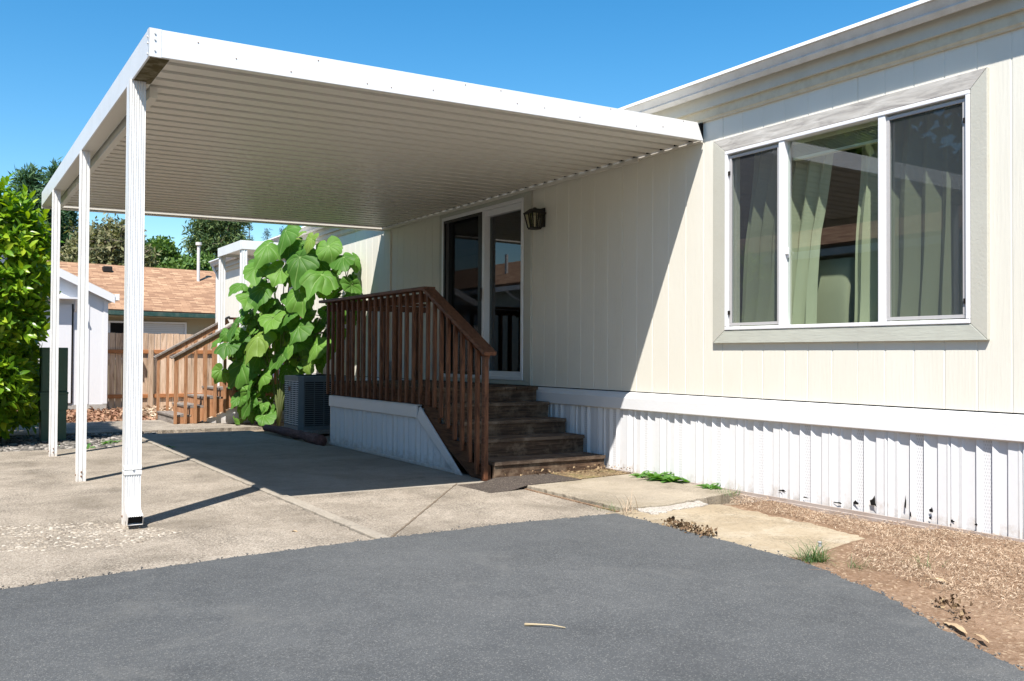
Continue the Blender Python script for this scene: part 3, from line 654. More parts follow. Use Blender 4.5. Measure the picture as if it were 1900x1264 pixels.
# eave: gutter, fascia, frieze, roof.  The far half sags a little towards the end downspout
def eave_dz(x): return -0.0098 * max(0.0, -7.0 - x)
def eave_run(name, prof, mat, smooth=False):
    b = MB(); xs = [HX0 - .15, -18, -13, -7.0, -2.0, HX1 + .15]
    b.sweep([[(x, y, z + eave_dz(x)) for y, z in prof] for x in xs]); return b.build(name, mat, home, smooth=smooth)
eave_run('drip_edge', [(-.02, 3.700), (-.205, 3.668), (-.212, 3.640), (-.200, 3.640), (-.19, 3.655), (-.02, 3.685)], 'white')
eave_run('gutter', [(-.196, 3.652), (-.192, 3.635), (-.160, 3.580), (-.168, 3.566), (-.138, 3.535), (-.112, 3.540), (-.07, 3.575), (-.07, 3.652)], 'gutter_grey')
eave_run('fascia', [(-.066, 3.66), (-.066, 3.442), (-.034, 3.442), (-.034, 3.66)], 'fascia')
eave_run('frieze', [(-.032, 3.60), (-.032, 3.365), (-.022, 3.352), (-.018, 3.340), (-.002, 3.340), (-.002, 3.60)], 'frieze')
eave_run('roof', [(-.03, 3.705), (4.0, 4.50), (8.2, 3.705), (8.2, 3.66), (4.0, 4.44), (-.03, 3.66)], 'roofing')
b = MB(); b.tube([(HX0 - .05, -.12, 3.40), (HX0 - .05, -.11, 3.32), (HX0 - .02, -.03, 3.18), (HX0 - .02, -.03, .2)], .035, 8)
b.build('downspout', 'white', home, smooth=True)
# window
def trim_frame(parent, o, wl, wr, wb, wt, y, mats, name='trim_board'):
    x0, x1, z0, z1 = o; g = .002
    for pts, mt, nm in (([(x0, z1), (x1, z1), (x1 + wr, z1 + wt), (x0 - wl, z1 + wt)], mats[0], name), ([(x0, z0), (x1, z0), (x1 + wr, z0 - wb), (x0 - wl, z0 - wb)], mats[1], name),
                    ([(x0, z0 + g), (x0, z1 - g), (x0 - wl, z1 + wt - g), (x0 - wl, z0 - wb + g)], mats[2], name), ([(x1, z0 + g), (x1, z1 - g), (x1 + wr, z1 + wt - g), (x1 + wr, z0 - wb + g)], mats[2], name)):
        q = MB(); q.prism(pts, 'Y', -y, -.0005); q.build(nm, mt, parent, bevel=.003)
win = MB()
x0, x1, z0, z1 = WIN
def frame_box(b, x0, x1, z0, z1, w, ya, yb):
    b.box(x0, x1, ya, yb, z1 - w, z1); b.box(x0, x1, ya, yb, z0, z0 + w)
    b.box(x0, x0 + w, ya, yb, z0 + w, z1 - w); b.box(x1 - w, x1, ya, yb, z0 + w, z1 - w)
frame_box(win, x0 + .004, x1 - .004, z0 + .004, z1 - .004, .030, -.036, .05)
for xm in (-5.285, -4.332): win.box(xm - .030, xm + .030, -.030, .05, z0 + .034, z1 - .034)
window = win.build('window', 'alu', home, bevel=.004)
trim_frame(window, WIN, .145, .117, .11, .117, .030, ['trim_worn', 'trim', 'trim_v'])
b = MB()
for xa, xb in ((x0 + .034, -5.315), (-5.255, -4.362), (-4.302, x1 - .034)): b.quad((xa, .018, z0 + .034), (xb, .018, z0 + .034), (xb, .018, z1 - .034), (xa, .018, z1 - .034))
b.build('pane', 'glass', window)
for xa, xb in ((x0 + .042, -5.317), (-4.300, x1 - .042)):
    q = MB(); frame_box(q, xa, xb, z0 + .042, z1 - .050, .024, -.016, .004); sf = q.build('screen_frame', 'alu_grey', window, bevel=.002)
    q = MB(); q.quad((xa + .024, -.006, z0 + .066), (xb - .024, -.006, z0 + .066), (xb - .024, -.006, z1 - .074), (xa + .024, -.006, z1 - .074)); q.build('screen', 'screen', sf)
    for zz in (z0 + .14, z1 - .22):
        xe = xa + .002 if xa < -5 else xb - .002
        q = MB(); q.box(xe - .012, xe + .012, -.026, -.0165, zz, zz + .035); q.build('clip', 'black', sf)
b = MB(); b.box(-5.2545, -5.238, .0, .016, 2.02, 2.10); b.box(-5.2545, -5.225, -.018, -.001, 2.045, 2.07); b.build('latch', 'alu', window, bevel=.003)
# sliding door
x0, x1, z0, z1 = DOOR
b = MB(); frame_box(b, x0 + .003, x1 - .003, z0 + .003, z1 - .003, .045, -.035, .10); b.box(-10.215, -10.155, -.034, .09, z0 + .048, z1 - .048)
b.box(-10.155, x1 - .048, .0, .08, z1 - .125, z1 - .048); b.box(-10.155, x1 - .048, .0, .08, z0 + .048, z0 + .105)
door = b.build('sliding_door', 'alu', home, bevel=.004)
b = MB(); b.quad((x0 + .048, .05, z0 + .048), (-10.215, .05, z0 + .048), (-10.215, .05, z1 - .048), (x0 + .048, .05, z1 - .048))
b.quad((-10.155, .05, z0 + .105), (x1 - .048, .05, z0 + .105), (x1 - .048, .05, z1 - .125), (-10.155, .05, z1 - .125)); b.build('pane', 'glass_dark', door)
q = MB(); frame_box(q, x0 + .05, -10.225, z0 + .05, z1 - .05, .036, -.030, -.008); q.box(-10.32, -10.225, -.0305, -.0085, z0 + .09, z1 - .09); ds = q.build('screen_door', 'black', door)
q = MB(); q.quad((x0 + .09, -.018, z0 + .09), (-10.32, -.018, z0 + .09), (-10.32, -.018, z1 - .09), (x0 + .09, -.018, z1 - .09)); q.build('screen', 'screen_dark', ds)
b = MB(); b.box(-10.255, -10.205, -.062, -.035, 1.90, 2.06); b.build('handle', 'black', door, bevel=.008)
trim_frame(door, DOOR, .085, .155, .05, .105, .024, ['trim', 'trim', 'trim_v'])
# the door glass itself is tinted dark; nothing hangs behind it
# ---- things seen through the window
def curtain(name, label, top, bottom, y, z0, z1, folds, amp, seed):
    n, m = 140, 40; V = np.zeros((m, n, 3)); r = np.random.default_rng(seed)
    ph = np.cumsum(r.uniform(.5, 1.5, n)); ph = ph / ph[-1] * folds * 2 * math.pi
    for j in range(m):
        t = j / (m - 1); z = z1 + (z0 - z1) * t
        xa = np.interp(t, [0, .45, 1], top[0::1][:1] + [top[0] + (bottom[0] - top[0]) * .55] + [bottom[0]]) if True else 0
        xb = np.interp(t, [0, .45, 1], [top[1], top[1] + (bottom[1] - top[1]) * .75, bottom[1]])
        u = np.linspace(0, 1, n); a = amp * (.55 + .45 * t)
        V[j, :, 0] = xa + (xb - xa) * u + .25 * a * np.sin(ph * 2 + t)
        V[j, :, 1] = y + a * np.sin(ph + .35 * math.sin(3 * t)) + .012 * np.sin(t * 9 + u * 5)
        V[j, :, 2] = z
    V = V.reshape(-1, 3); F = np.array([(j * n + i, j * n + i + 1, (j + 1) * n + i + 1, (j + 1) * n + i) for j in range(m - 1) for i in range(n - 1)])
    o = fast(name, V, F, 'curtain', loc=(float(V[:, 0].mean()), y, z0)); tag(o, label, 'curtain', 'curtains in the big window')
    return o
curtain('curtain', 'pale green curtain drawn to the left side of the big window', [-5.80, -4.90], [-6.02, -5.15], .20, 1.2, 3.05, 6.0, .055, 3)
curtain('curtain', 'pale green curtain covering the right hand pane of the big window', [-4.68, -3.72], [-4.80, -3.74], .20, 1.2, 3.05, 6.0, .055, 8)
bl = thing('window_blind', 'raised slatted blind bunched at the top of the middle window pane', 'blind', (-4.8, .1, 2.95))
b = MB(); b.box(-5.26, -4.36, .07, .12, 2.955, 3.01); b.build('head_rail', 'blind', bl, bevel=.004)
b = MB()
for k in range(8): b.box(-5.25, -4.37, .07, .125, 2.86 + k * .012, 2.863 + k * .012)
b.box(-5.25, -4.37, .072, .12, 2.83, 2.852); b.build('slats', 'blind', bl)
ch = thing('armchair', 'olive upholstered armchair standing behind the middle window pane', 'armchair', (-5.35, .75, .86))
def cushion(b, x0, x1, y0, y1, z0, z1, r=.06):
    rings = []
    for t, s in ((0, .75), (.12, .95), (.3, 1), (.7, 1), (.9, .94), (1, .78)):
        z = z0 + (z1 - z0) * t; cx, cy = (x0 + x1) / 2, (y0 + y1) / 2; hx, hy = (x1 - x0) / 2 * (.9 + .1 * s), (y1 - y0) / 2 * s
        rings.append([(cx + hx * (abs(math.cos(a)) ** .2) * math.copysign(1, math.cos(a)), cy + hy * (abs(math.sin(a)) ** .2) * math.copysign(1, math.sin(a)), z) for a in [2 * math.pi * k / 28 for k in range(28)]])
    b.sweep(rings)
b = MB(); cushion(b, -5.74, -5.00, .44, .80, 1.0, 2.03); b.build('backrest', 'uphol', ch, smooth=True)
b = MB(); cushion(b, -5.65, -5.05, .82, 1.45, 1.05, 1.36); b.build('seat', 'uphol', ch, smooth=True)
for xa in (-5.78, -5.06):
    b = MB(); cushion(b, xa, xa + .15, .66, 1.45, 1.02, 1.55); b.build('armrest', 'uphol', ch, smooth=True)
for xa in (-5.6, -5.1):
    for ya in (.7, 1.35): b = MB(); b.box(xa - .03, xa + .03, ya - .03, ya + .03, .862, 1.06); b.build('leg', 'black', ch)
# ------------------------------------------------------------------ wall lantern
lx, lz = -8.865, 2.665
lan = thing('wall_lantern', 'small dark bronze lantern on the wall right of the sliding door', 'lantern', (lx, 0, lz))
def frust(b, cx, cy, z0, h0x, h0y, z1, h1x, h1y, mi=0):
    b.hexa([(cx - h0x, cy - h0y, z0), (cx + h0x, cy - h0y, z0), (cx + h0x, cy + h0y, z0), (cx - h0x, cy + h0y, z0), (cx - h1x, cy - h1y, z1), (cx + h1x, cy - h1y, z1), (cx + h1x, cy + h1y, z1), (cx - h1x, cy + h1y, z1)], mi)
b = MB(); b.box(lx - .055, lx + .055, -.018, -.001, lz + .02, lz + .24); b.build('backplate', 'black', lan, bevel=.004)
cy = -.115
b = MB(); frust(b, lx, cy, lz - .012, .055, .055, lz + .008, .06, .06); frust(b, lx, cy, lz + .165, .098, .095, lz + .180, .098, .095); frust(b, lx, cy, lz + .180, .092, .09, lz + .225, .045, .045); frust(b, lx, cy, lz + .225, .02, .02, lz + .24, .012, .012)
for sx in (-1, 0, 1):
    for sy in (-1, 0, 1):
        if (sx, sy) == (0, 0): continue
        b.bar((lx + sx * .056, cy + sy * .056, lz + .005), (lx + sx * .088, cy + sy * .086, lz + .168), .012, .012, (1, 0.3, 0))
b.box(lx - .014, lx + .014, cy + .06, -.018, lz + .185, lz + .205); b.build('frame', 'black', lan)
b = MB(); frust(b, lx, cy, lz + .009, .050, .050, lz + .164, .080, .078); b.build('lamp_glass', 'lampglass', lan)

# ------------------------------------------------------------------ carport
CX0, CX1, CYO = -13.35, -6.20, -4.81
def zu(y): return 3.186 + (3.118 - 3.186) * (-y / 4.81)       # underside of the pan
cp = thing('carport', 'white metal carport attached to the mobile home on three fluted posts', 'carport', (-9.8, -4.76, 0))
def pan():
    b = MB(); x = CX0 + .03; P = .2; prof = []
    while x < CX1 - .03:
        prof += [(x, 0.0), (x + .128, 0.0), (x + .134, .062), (x + .190, .062), (x + .196, 0.0)]; x += P
    prof = [(min(a, CX1 - .025), z) for a, z in prof]; prof.append((CX1 - .022, 0.0))
    ya, yb = -4.70, -.037
    for (xa, za), (xb, zb) in zip(prof[:-1], prof[1:]):
        if xb - xa < 1e-5: continue
        b.quad((xa, ya, zu(ya) + za), (xb, ya, zu(ya) + zb), (xb, yb, zu(yb) + zb), (xa, yb, zu(yb) + za))
    o = b.build('roof_pan', 'pan', cp); s = o.modifiers.new('thick', 'SOLIDIFY'); s.thickness = .0015; s.offset = 1
pan()
def fascia_y(xa, xb, zlo, zhi, name, mat='white'):
    b = MB(); y0, y1 = CYO, -.03
    b.hexa([(xa, y0, zu(y0) + zlo), (xb, y0, zu(y0) + zlo), (xb, y1, zu(y1) + zlo), (xa, y1, zu(y1) + zlo), (xa, y0, zu(y0) + zhi), (xb, y0, zu(y0) + zhi), (xb, y1 - .07, zu(y1) + zhi - .02), (xa, y1 - .07, zu(y1) + zhi - .02)])
    if mat == 'white':
        rr = random.Random(9)
        for k in range(16):
            y = -4.5 + k * .28 + rr.uniform(-.08, .08); z = zu(y) + rr.choice((.02, .05, .115, .13)); b.tube([(xb - .001, y, z), (xb + .003, y, z)], .005, 6, 1)
    return b.build(name, [mat, 'rustmetal'], cp, bevel=.002)
fascia_y(CX1 - .02, CX1, -.018, .160, 'front_fascia')
fascia_y(CX0, CX0 + .02, -.05, .160, 'rear_fascia', 'pan')
b = MB(); y0 = CYO; b.hexa([(CX0 + .02, -4.62, zu(-4.62) - .05), (CX0 + .10, -4.62, zu(-4.62) - .05), (CX0 + .10, -.05, zu(-.05) - .05), (CX0 + .02, -.05, zu(-.05) - .05), (CX0 + .02, -4.62, zu(-4.62) - .044), (CX0 + .10, -4.62, zu(-4.62) - .044), (CX0 + .10, -.05, zu(-.05) - .044), (CX0 + .02, -.05, zu(-.05) - .044)]); b.build('rear_flange', 'pan', cp)
zo = zu(CYO)
b = MB(); b.box(CX0 + .0205, CX1 - .0205, CYO, CYO + .012, zo - .018, zo + .160); b.box(CX0 + .0205, CX1 - .0205, CYO + .012, CYO + .125, zo - .018, zo - .010, 1); b.box(CX0 + .0205, CX1 - .0205, CYO + .125, CYO + .133, zo - .0175, zo + .085)
b.build('gutter', ['white', 'pan'], cp)
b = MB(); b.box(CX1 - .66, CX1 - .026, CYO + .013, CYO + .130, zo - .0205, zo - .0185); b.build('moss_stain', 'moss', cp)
b = MB(); b.box(CX1 - .06, CX1 + .002, CYO - .002, CYO - .0004, zo - .02, zo + .162); b.box(CX1 + .0004, CX1 + .002, CYO - .002, CYO + .075, zo - .02, zo + .162)
for zz in (.02, .09, .13): b.tube([(CX1 + .002, CYO + .035, zo + zz), (CX1 + .008, CYO + .035, zo + zz)], .006, 6, 1); b.tube([(CX1 - .03, CYO - .002, zo + zz - .02), (CX1 - .03, CYO - .008, zo + zz - .02)], .006, 6, 1)
b.build('corner_cap', ['white', 'galv'], cp)
b = MB(); b.box(CX0 + .1, CX1 - .76, -4.665, -4.61, zo - .085, zo - .003); b.build('beam', 'pan', cp, bevel=.003)
b = MB(); b.box(CX0 + .02, CX1 - .025, -.036, -.008, 3.191, 3.335); b.build('rib_gap_shade', 'dark', cp)  # dark strip added to paint shade into the rib gaps above the ledger
b = MB(); b.box(CX0 + .02, CX1 - .9, -.05, -.031, 3.135, 3.170); b.box(CX0 + .02, CX1 - .03, -.03, -.005, 3.158, 3.190); b.build('ledger', 'pan', cp, bevel=.002)
def fluted(cx, cy, w, z0, z1, b, mi=0):
    h = w / 2; side = [(-h, -h), (-h + .012, -h), (-h + .016, -h + .006), (-.013, -h + .006), (-.009, -h), (.009, -h), (.013, -h + .006), (h - .016, -h + .006), (h - .012, -h)]
    ring = []
    for k in range(4):
        c, s = [(1, 0), (0, 1), (-1, 0), (0, -1)][k]; ring += [(cx + x * c - y * s, cy + x * s + y * c) for x, y in side]
    b.sweep([[(x, y, z0) for x, y in ring], [(x, y, z1) for x, y in ring]], mi)
for px in (-6.93, -9.49, -11.94):
    b = MB(); fluted(px, -4.775, .082, 0.0, zo - .019, b); p = b.build('post', 'white', cp)
    for p0, p1 in (((px + .036, -4.775, .05), (px + .047, -4.775, .05)), ((px + .036, -4.775, .09), (px + .047, -4.775, .09)), ((px, -4.822, .06), (px, -4.812, .06))):
        q = MB(); q.tube([p0, p1], .008, 8); q.build('screw', 'rustmetal', p)
def downspout():
    b = MB(); cx, cy = -6.850, -4.770
    def ring(c, ax, w=.112, d=.075):
        """ribbed rectangle: w along Y, d along ax"""
        pr = []; n = 7
        for k in range(n):                      # front face with ribs
            t = -w / 2 + w * k / n; q = w / n
            pr += [(t + q * .12, d / 2), (t + q * .38, d / 2 - .0045), (t + q * .62, d / 2 - .0045), (t + q * .88, d / 2)]
        pr += [(w / 2, d / 2 - .01), (w / 2, -d / 2), (-w / 2, -d / 2), (-w / 2, d / 2 - .01)]
        return [Vector(c) + Vector((0, y, 0)) + Vector(ax) * x for y, x in pr]
    rings = [ring((cx, cy, zo - .019), (1, 0, 0)), ring((cx, cy, .42), (1, 0, 0)), ring((cx, cy, .30), (1, 0, 0), .106, .070), ring((cx, cy, .205), (1, 0, 0), .106, .070)]
    for a in (15, 30, 45, 60, 72):
        t = math.radians(a); rings.append(ring((cx + .10 * (1 - math.cos(t)), cy, .205 - .125 * math.sin(t)), (math.cos(t), 0, math.sin(t)), .106 - a * .0001, .070))
    rings.append(ring((cx + .15, cy, .062), (math.cos(t), 0, math.sin(t)), .100, .068))
    b.sweep(rings, 0, True, False)
    o = b.build('downspout', 'white', cp); s = o.modifiers.new('thick', 'SOLIDIFY'); s.thickness = .002; s.offset = -1
    q = MB(); rr = ring((cx + .135, cy, .072), (math.cos(t), 0, math.sin(t)), .094, .062); q.poly(rr); q.build('spout_shade_plate', 'dark', o)  # flat dark plate paints the shade inside the spout mouth
    q = MB()
    for zz in (.36, .395): q.box(cx - .039, cx + .0395, cy - .0575, cy + .0575, zz, zz + .028)
    q.tube([(cx + .040, cy, .40), (cx + .049, cy, .40)], .007, 8); q.build('strap', 'white', o, bevel=.002)
downspout()

# ------------------------------------------------------------------ timber deck with steps
dk = thing('entry_deck', 'dark brown timber entry deck with five steps and a slatted railing', 'deck', (-10, -.7, 0))
STEP = [(-7.585, .181), (-7.948, .363), (-8.285, .516), (-8.621, .684), (-8.864, .847)]
YS, YE = -1.40, -.072
b = MB()
for k in range(9):
    ya = -1.40 + k * .148; b.box(-11.80, -8.835, ya, ya + .142, .810, .847)
b.build('deck_boards', 'step', dk, bevel=.004)
b = MB(); b.box(-11.78, -8.87, -1.40, -1.36, .62, .808); b.box(-11.78, -11.74, -1.358, YE, .62, .808); b.build('rim_joist', 'step_side', dk)
for k, (xf, z) in enumerate(STEP):
    zb = STEP[k - 1][1] if k else 0.04
    xr = STEP[k + 1][0] if k < 4 else -8.88
    if k < 4:
        b = MB(); ny = 2; d = (xf - xr + .02) / ny
        for q in range(ny): b.box(xf - (q + 1) * d + .003, xf - q * d + (.012 if q == 0 else 0), YS, YE, z - .036, z)
        b.build('tread', 'tread', dk, bevel=.004)
    b = MB(); b.box(xf - .045, xf - .005, YS + .003, YE - .003, zb - (.0 if k else .035), z - .0365); b.build('riser', 'step', dk, bevel=.003)
b = MB()    # stepped stringers
for ya in (-1.445, -.75, -.10):
    pts = [(-7.64, .0), (-7.64, .144)]
    for k in range(1, 5): pts += [(STEP[k][0] - .046, STEP[k - 1][1] - .037), (STEP[k][0] - .046, STEP[k][1] - .037)]
    pts += [(-9.0, .81), (-9.0, .50), (-7.95, 0.0)]
    b.prism(pts, 'Y', ya, ya + .04)
b.build('stringer', 'step_side', dk)
# white skirt under the deck
sk2 = skirting('skirt', -11.74, -8.2, -1.420, lambda x: 0.004, lambda x: .60 if x < -9.1 else max(.01, .60 - (x + 9.1) * .66), dk, P=.30, kd=1.6)
s2 = sk2.build('skirt_panel', ['vinyl', 'vinyl', 'dark'], dk)
b = MB(); b.box(-11.79, -9.12, -1.475, -1.455, .515, .640); b.box(-11.79, -9.12, -1.47, -1.41, .641, .655)
b.hexa([(-9.12, -1.475, .515), (-8.24, -1.475, -.0), (-8.10, -1.475, .0), (-9.05, -1.475, .64), (-9.12, -1.455, .515), (-8.24, -1.455, 0), (-8.10, -1.455, .0), (-9.05, -1.455, .64)])
b.box(-11.79, -8.2, -1.47, -1.456, 0.003, .035); b.box(-11.79, -11.755, -1.454, -1.41, .003, .64); b.build('skirt_trim', 'vinyl', dk, bevel=.003)
# railing
def rail_top(x): return 1.905 if x <= -8.9 else 1.905 - (x + 8.9) * .553
b = MB(); b.box(-12.02, -8.83, -1.545, -1.405, 1.895, 1.932); b.build('handrail', 'rail_h', dk, bevel=.006)
b = MB(); b.bar((-8.86, -1.475, 1.905), (-7.545, -1.475, 1.215), .135, .042); b.build('handrail', 'rail_h', dk, bevel=.006)
b = MB(); b.box(-11.86, -8.86, -1.452, -1.415, 1.775, 1.87); b.bar((-8.86, -1.43, 1.83), (-7.66, -1.43, 1.185), .035, .09); b.build('rail_stretcher', 'rail_h', dk, bevel=.004)
nb = 18
for k in range(nb):
    x = -11.83 + k * (2.97 / (nb - 1)); w = .040 + R.uniform(-.003, .003)
    b = MB(); b.box(x - w / 2, x + w / 2, -1.492, -1.457, .668, 1.894); b.build('baluster', 'deck', dk, bevel=.003)
for k in range(8):
    x = -8.70 + k * .152; w = .040; last = k == 7
    zt = rail_top(x) - .028; zb = max(0.02, .70 - (x + 8.78) * .655)
    b = MB(); ww = .026 if last else w / 2
    b.hexa([(x - ww, -1.494, zb), (x + ww, -1.494, zb), (x + ww, -1.457, zb), (x - ww, -1.457, zb), (x - ww, -1.494, zt + .553 * ww), (x + ww, -1.494, zt - .553 * ww), (x + ww, -1.457, zt - .553 * ww), (x - ww, -1.457, zt + .553 * ww)])
    b.build('baluster', 'deck', dk, bevel=.003)
b = MB(); b.box(-7.665, -7.612, -1.500, -1.450, .004, 1.19); b.build('newel_post', 'rail_h', dk, bevel=.004)
b = MB(); b.box(-11.86, -11.80, -1.40, -.02, 1.80, 1.88); b.box(-11.90, -11.78, -1.40, -.02, 1.89, 1.925); b.build('handrail', 'rail_h', dk, bevel=.004)
for k in range(8):
    y = -1.30 + k * .165; b = MB(); b.box(-11.87, -11.82, y - .025, y + .025, .72, 1.80); b.build('baluster', 'deck', dk, bevel=.003)
# door mats
def flat_mat(pts, mat, label):
    """thin mat, draped from the walkway slab down onto the entry slab"""
    n, m = 24, 24; a, b_, c_, d_ = [Vector(p) for p in pts]; r = random.Random(2); top = []
    for j in range(m):
        for i in range(n):
            u, v = i / (n - 1), j / (m - 1); p = a.lerp(b_, u).lerp(d_.lerp(c_, u), v)
            t = min(1, max(0, (p.y + 1.62) / .22)); k = .010 + .036 * t * t * (3 - 2 * t)
            e = .004 if (i in (0, n - 1) or j in (0, m - 1)) else 0
            top.append((p.x + r.gauss(0, .0015), p.y + r.gauss(0, .0015), k + r.gauss(0, .0008) - e))
    F = np.array([(j * n + i, j * n + i + 1, (j + 1) * n + i + 1, (j + 1) * n + i) for j in range(m - 1) for i in range(n - 1)])
    o = fast('door_mat', np.array(top), F, mat, loc=(pts[0][0], pts[0][1], 0)); tag(o, label, 'doormat', 'doormats at the steps')
    sd = o.modifiers.new('thick', 'SOLIDIFY'); sd.thickness = .007; sd.offset = -1
flat_mat([(-7.50, -1.845), (-6.93, -1.83), (-7.03, -.78), (-7.55, -.80)], 'mat_rubber', 'dark worn rubber doormat at the foot of the wooden steps')
flat_mat([(-7.56, -.78), (-7.06, -.77), (-7.16, -.07), (-7.58, -.07)], 'mat_coir', 'brown mossy mat lying between the rubber mat and the skirting')

# ------------------------------------------------------------------ air conditioner, box, log
ac = thing('air_conditioner', 'square blue grey air conditioner unit beside the wooden deck', 'air conditioner', (-14.15, -.8, 0))
ax0, ax1, ay0, ay1, az0, az1 = -14.56, -13.76, -1.20, -.40, .03, .86
b = MB(); c = .07
oct_ = [(ax0 + c, ay0), (ax1 - c, ay0), (ax1, ay0 + c), (ax1, ay1 - c), (ax1 - c, ay1), (ax0 + c, ay1), (ax0, ay1 - c), (ax0, ay0 + c)]
b.prism(oct_, 'Z', az1 - .075, az1); b.prism(oct_, 'Z', az0, az0 + .06)
for (xa, ya), (xb, yb) in [(oct_[k], oct_[(k + 1) % 8]) for k in (1, 3, 5, 7)]:
    b.prism([(xa, ya), (xb, yb), (xb * .97 + (ax0 + ax1) / 2 * .03, yb * .97 + (ay0 + ay1) / 2 * .03), (xa * .97 + (ax0 + ax1) / 2 * .03, ya * .97 + (ay0 + ay1) / 2 * .03)], 'Z', az0 + .0605, az1 - .0755)
b.build('cabinet', 'ac', ac, bevel=.004)
b = MB(); b.box(ax0 + .06, ax1 - .06, ay0 + .06, ay1 - .06, az0 + .061, az1 - .076); b.build('coil', 'dark', ac)
b = MB(); b.box(-14.75, -13.6, -1.3, -.3, -.02, .028); b.build('pad', 'concrete_block', ac)
b = MB(); nsl = 22
for k in range(nsl):
    z = az0 + .075 + k * (az1 - az0 - .165) / (nsl - 1); b.box(ax0 + c, ax1 - c, ay0 + .004, ay0 + .02, z, z + .016)
for k in range(5): x = ax0 + c + .02 + k * (ax1 - ax0 - 2 * c - .04) / 4; b.box(x - .006, x + .006, ay0 + .021, ay0 + .03, az0 + .062, az1 - .077)
b.build('front_grille', 'ac_lit', ac)
b = MB()
for k in range(nsl):
    z = az0 + .075 + k * (az1 - az0 - .165) / (nsl - 1); b.box(ax1 - .02, ax1 - .004, ay0 + c, ay1 - c, z, z + .016)
for k in range(5): y = ay0 + c + .02 + k * (ay1 - ay0 - 2 * c - .04) / 4; b.box(ax1 - .03, ax1 - .021, y - .006, y + .006, az0 + .062, az1 - .077)
b.build('side_grille', 'ac', ac)
b = MB(); b.box(ax0 + .26, ax0 + .36, ay0 - .004, ay0 + .003, .62, .69); b.build('badge', 'rust', ac, bevel=.004)
b = MB()
for k in range(7):
    rr = .32 - k * .045; n = 28; cx, cy = (ax0 + ax1) / 2, (ay0 + ay1) / 2
    b.tube([(cx + rr * math.cos(2 * math.pi * q / n), cy + rr * math.sin(2 * math.pi * q / n), az1 + .012) for q in range(n + 1)], .005, 5)
b.build('fan_guard', 'black', ac)
eb = thing('electric_box', 'grey electric shutoff box on the wall behind the air conditioner', 'electric box', (-13.0, 0, .8))
b = MB(); b.box(-13.12, -12.86, -.14, -.002, .80, 1.10); b.build('box', 'box_grey', eb, bevel=.008)
b = MB(); b.box(-13.14, -12.84, -.16, -.141, .795, 1.105); b.build('door', 'box_grey', eb, bevel=.004)
b = MB(); b.tube([(-12.98, -.08, .80), (-12.98, -.10, .3), (-13.05, -.15, .12), (-13.5, -.3, .10)], .022, 8); b.build('conduit', 'box_grey', eb, smooth=True)
def log():
    pts = []; rad = []; rr = random.Random(3)
    for k in range(16):
        t = k / 15; pts.append((-14.25 + 2.50 * t, -1.56 + .03 * math.sin(4 * t) + rr.uniform(-.012, .012), .050 + rr.uniform(-.006, .008))); rad.append(.058 + rr.uniform(-.01, .012) + .018 * (t > .75))
    b = MB(); b.tube(pts, rad, 10)
    o = b.build('edging_log', 'log', loc=(-13, -1.55, 0), smooth=True); tag(o, 'rough red brown log edging the bed in front of the air conditioner', 'log')
log()

# ------------------------------------------------------------------ second porch with its stairs
pc = thing('porch_cover', 'small flat white porch cover on two posts at the far end of the home', 'porch cover', (-16.9, -1.35, 0))
px0, px1 = -17.68, -16.13
b = MB(); b.box(px0, px1, -1.47, -1.45, 3.02, 3.185); b.box(px1 - .02, px1, -1.449, -.07, 3.03, 3.185); b.box(px0, px0 + .02, -1.449, -.07, 3.03, 3.185); b.build('fascia', 'white', pc, bevel=.004)
b = MB(); b.box(px0 + .021, px1 - .021, -1.449, -.07, 3.08, 3.10); b.build('roof_pan', 'pan', pc)
for xx in (px0 + .06, px1 - .06):
    b = MB(); fluted(xx, -1.40, .10, .60, 3.02, b); b.build('post', 'white', pc)
st = thing('wooden_stairs', 'orange cedar stairs with grey treads at the far porch', 'stairs', (-17.05, -1.8, 0))
sx0, sx1 = -17.78, -16.42
for k in range(5):
    z = .15 * (k + 1) + gz(-16.6); yf = -2.50 + k * .265
    b = MB(); b.box(sx0, sx1, yf - .01, yf + .27, z - .035, z); b.build('tread', 'greytread', st, bevel=.004)
    b = MB(); b.box(sx0 + .003, sx1 - .003, yf + .005, yf + .035, z - .15, z - .036); b.build('riser', 'redwood' if k else 'greytread', st)
b = MB(); b.box(sx0, sx1, -1.18, -.08, .70, .74); b.build('landing', 'greytread', st, bevel=.004)
for xa in (sx0 + .0, sx1 - .04):
    b = MB(); pts = [(-2.485, 0)]
    for k in range(5): z = .15 * (k + 1) - .037; pts += [(-2.464 + k * .265, z - (.15 if k else .0) + (0 if k else -.0)), (-2.464 + k * .265, z)] if k else [(-2.485, z)]
    pts += [(-.10, .70), (-.10, .42), (-1.15, .42), (-2.12, 0.0)]
    b.prism(pts, 'X', xa, xa + .04); b.build('stringer', 'redwood', st)
b = MB(); b.prism([(-2.06, -.02), (-1.16, .40), (-.1, .40), (-.1, -.02)], 'X', sx1 - .06, sx1 - .045); b.build('skirt_panel', 'vinyl', st)
def zrail(y): return 1.17 + (y + 2.48) * (1.835 - 1.175) / (2.48 - 1.335)
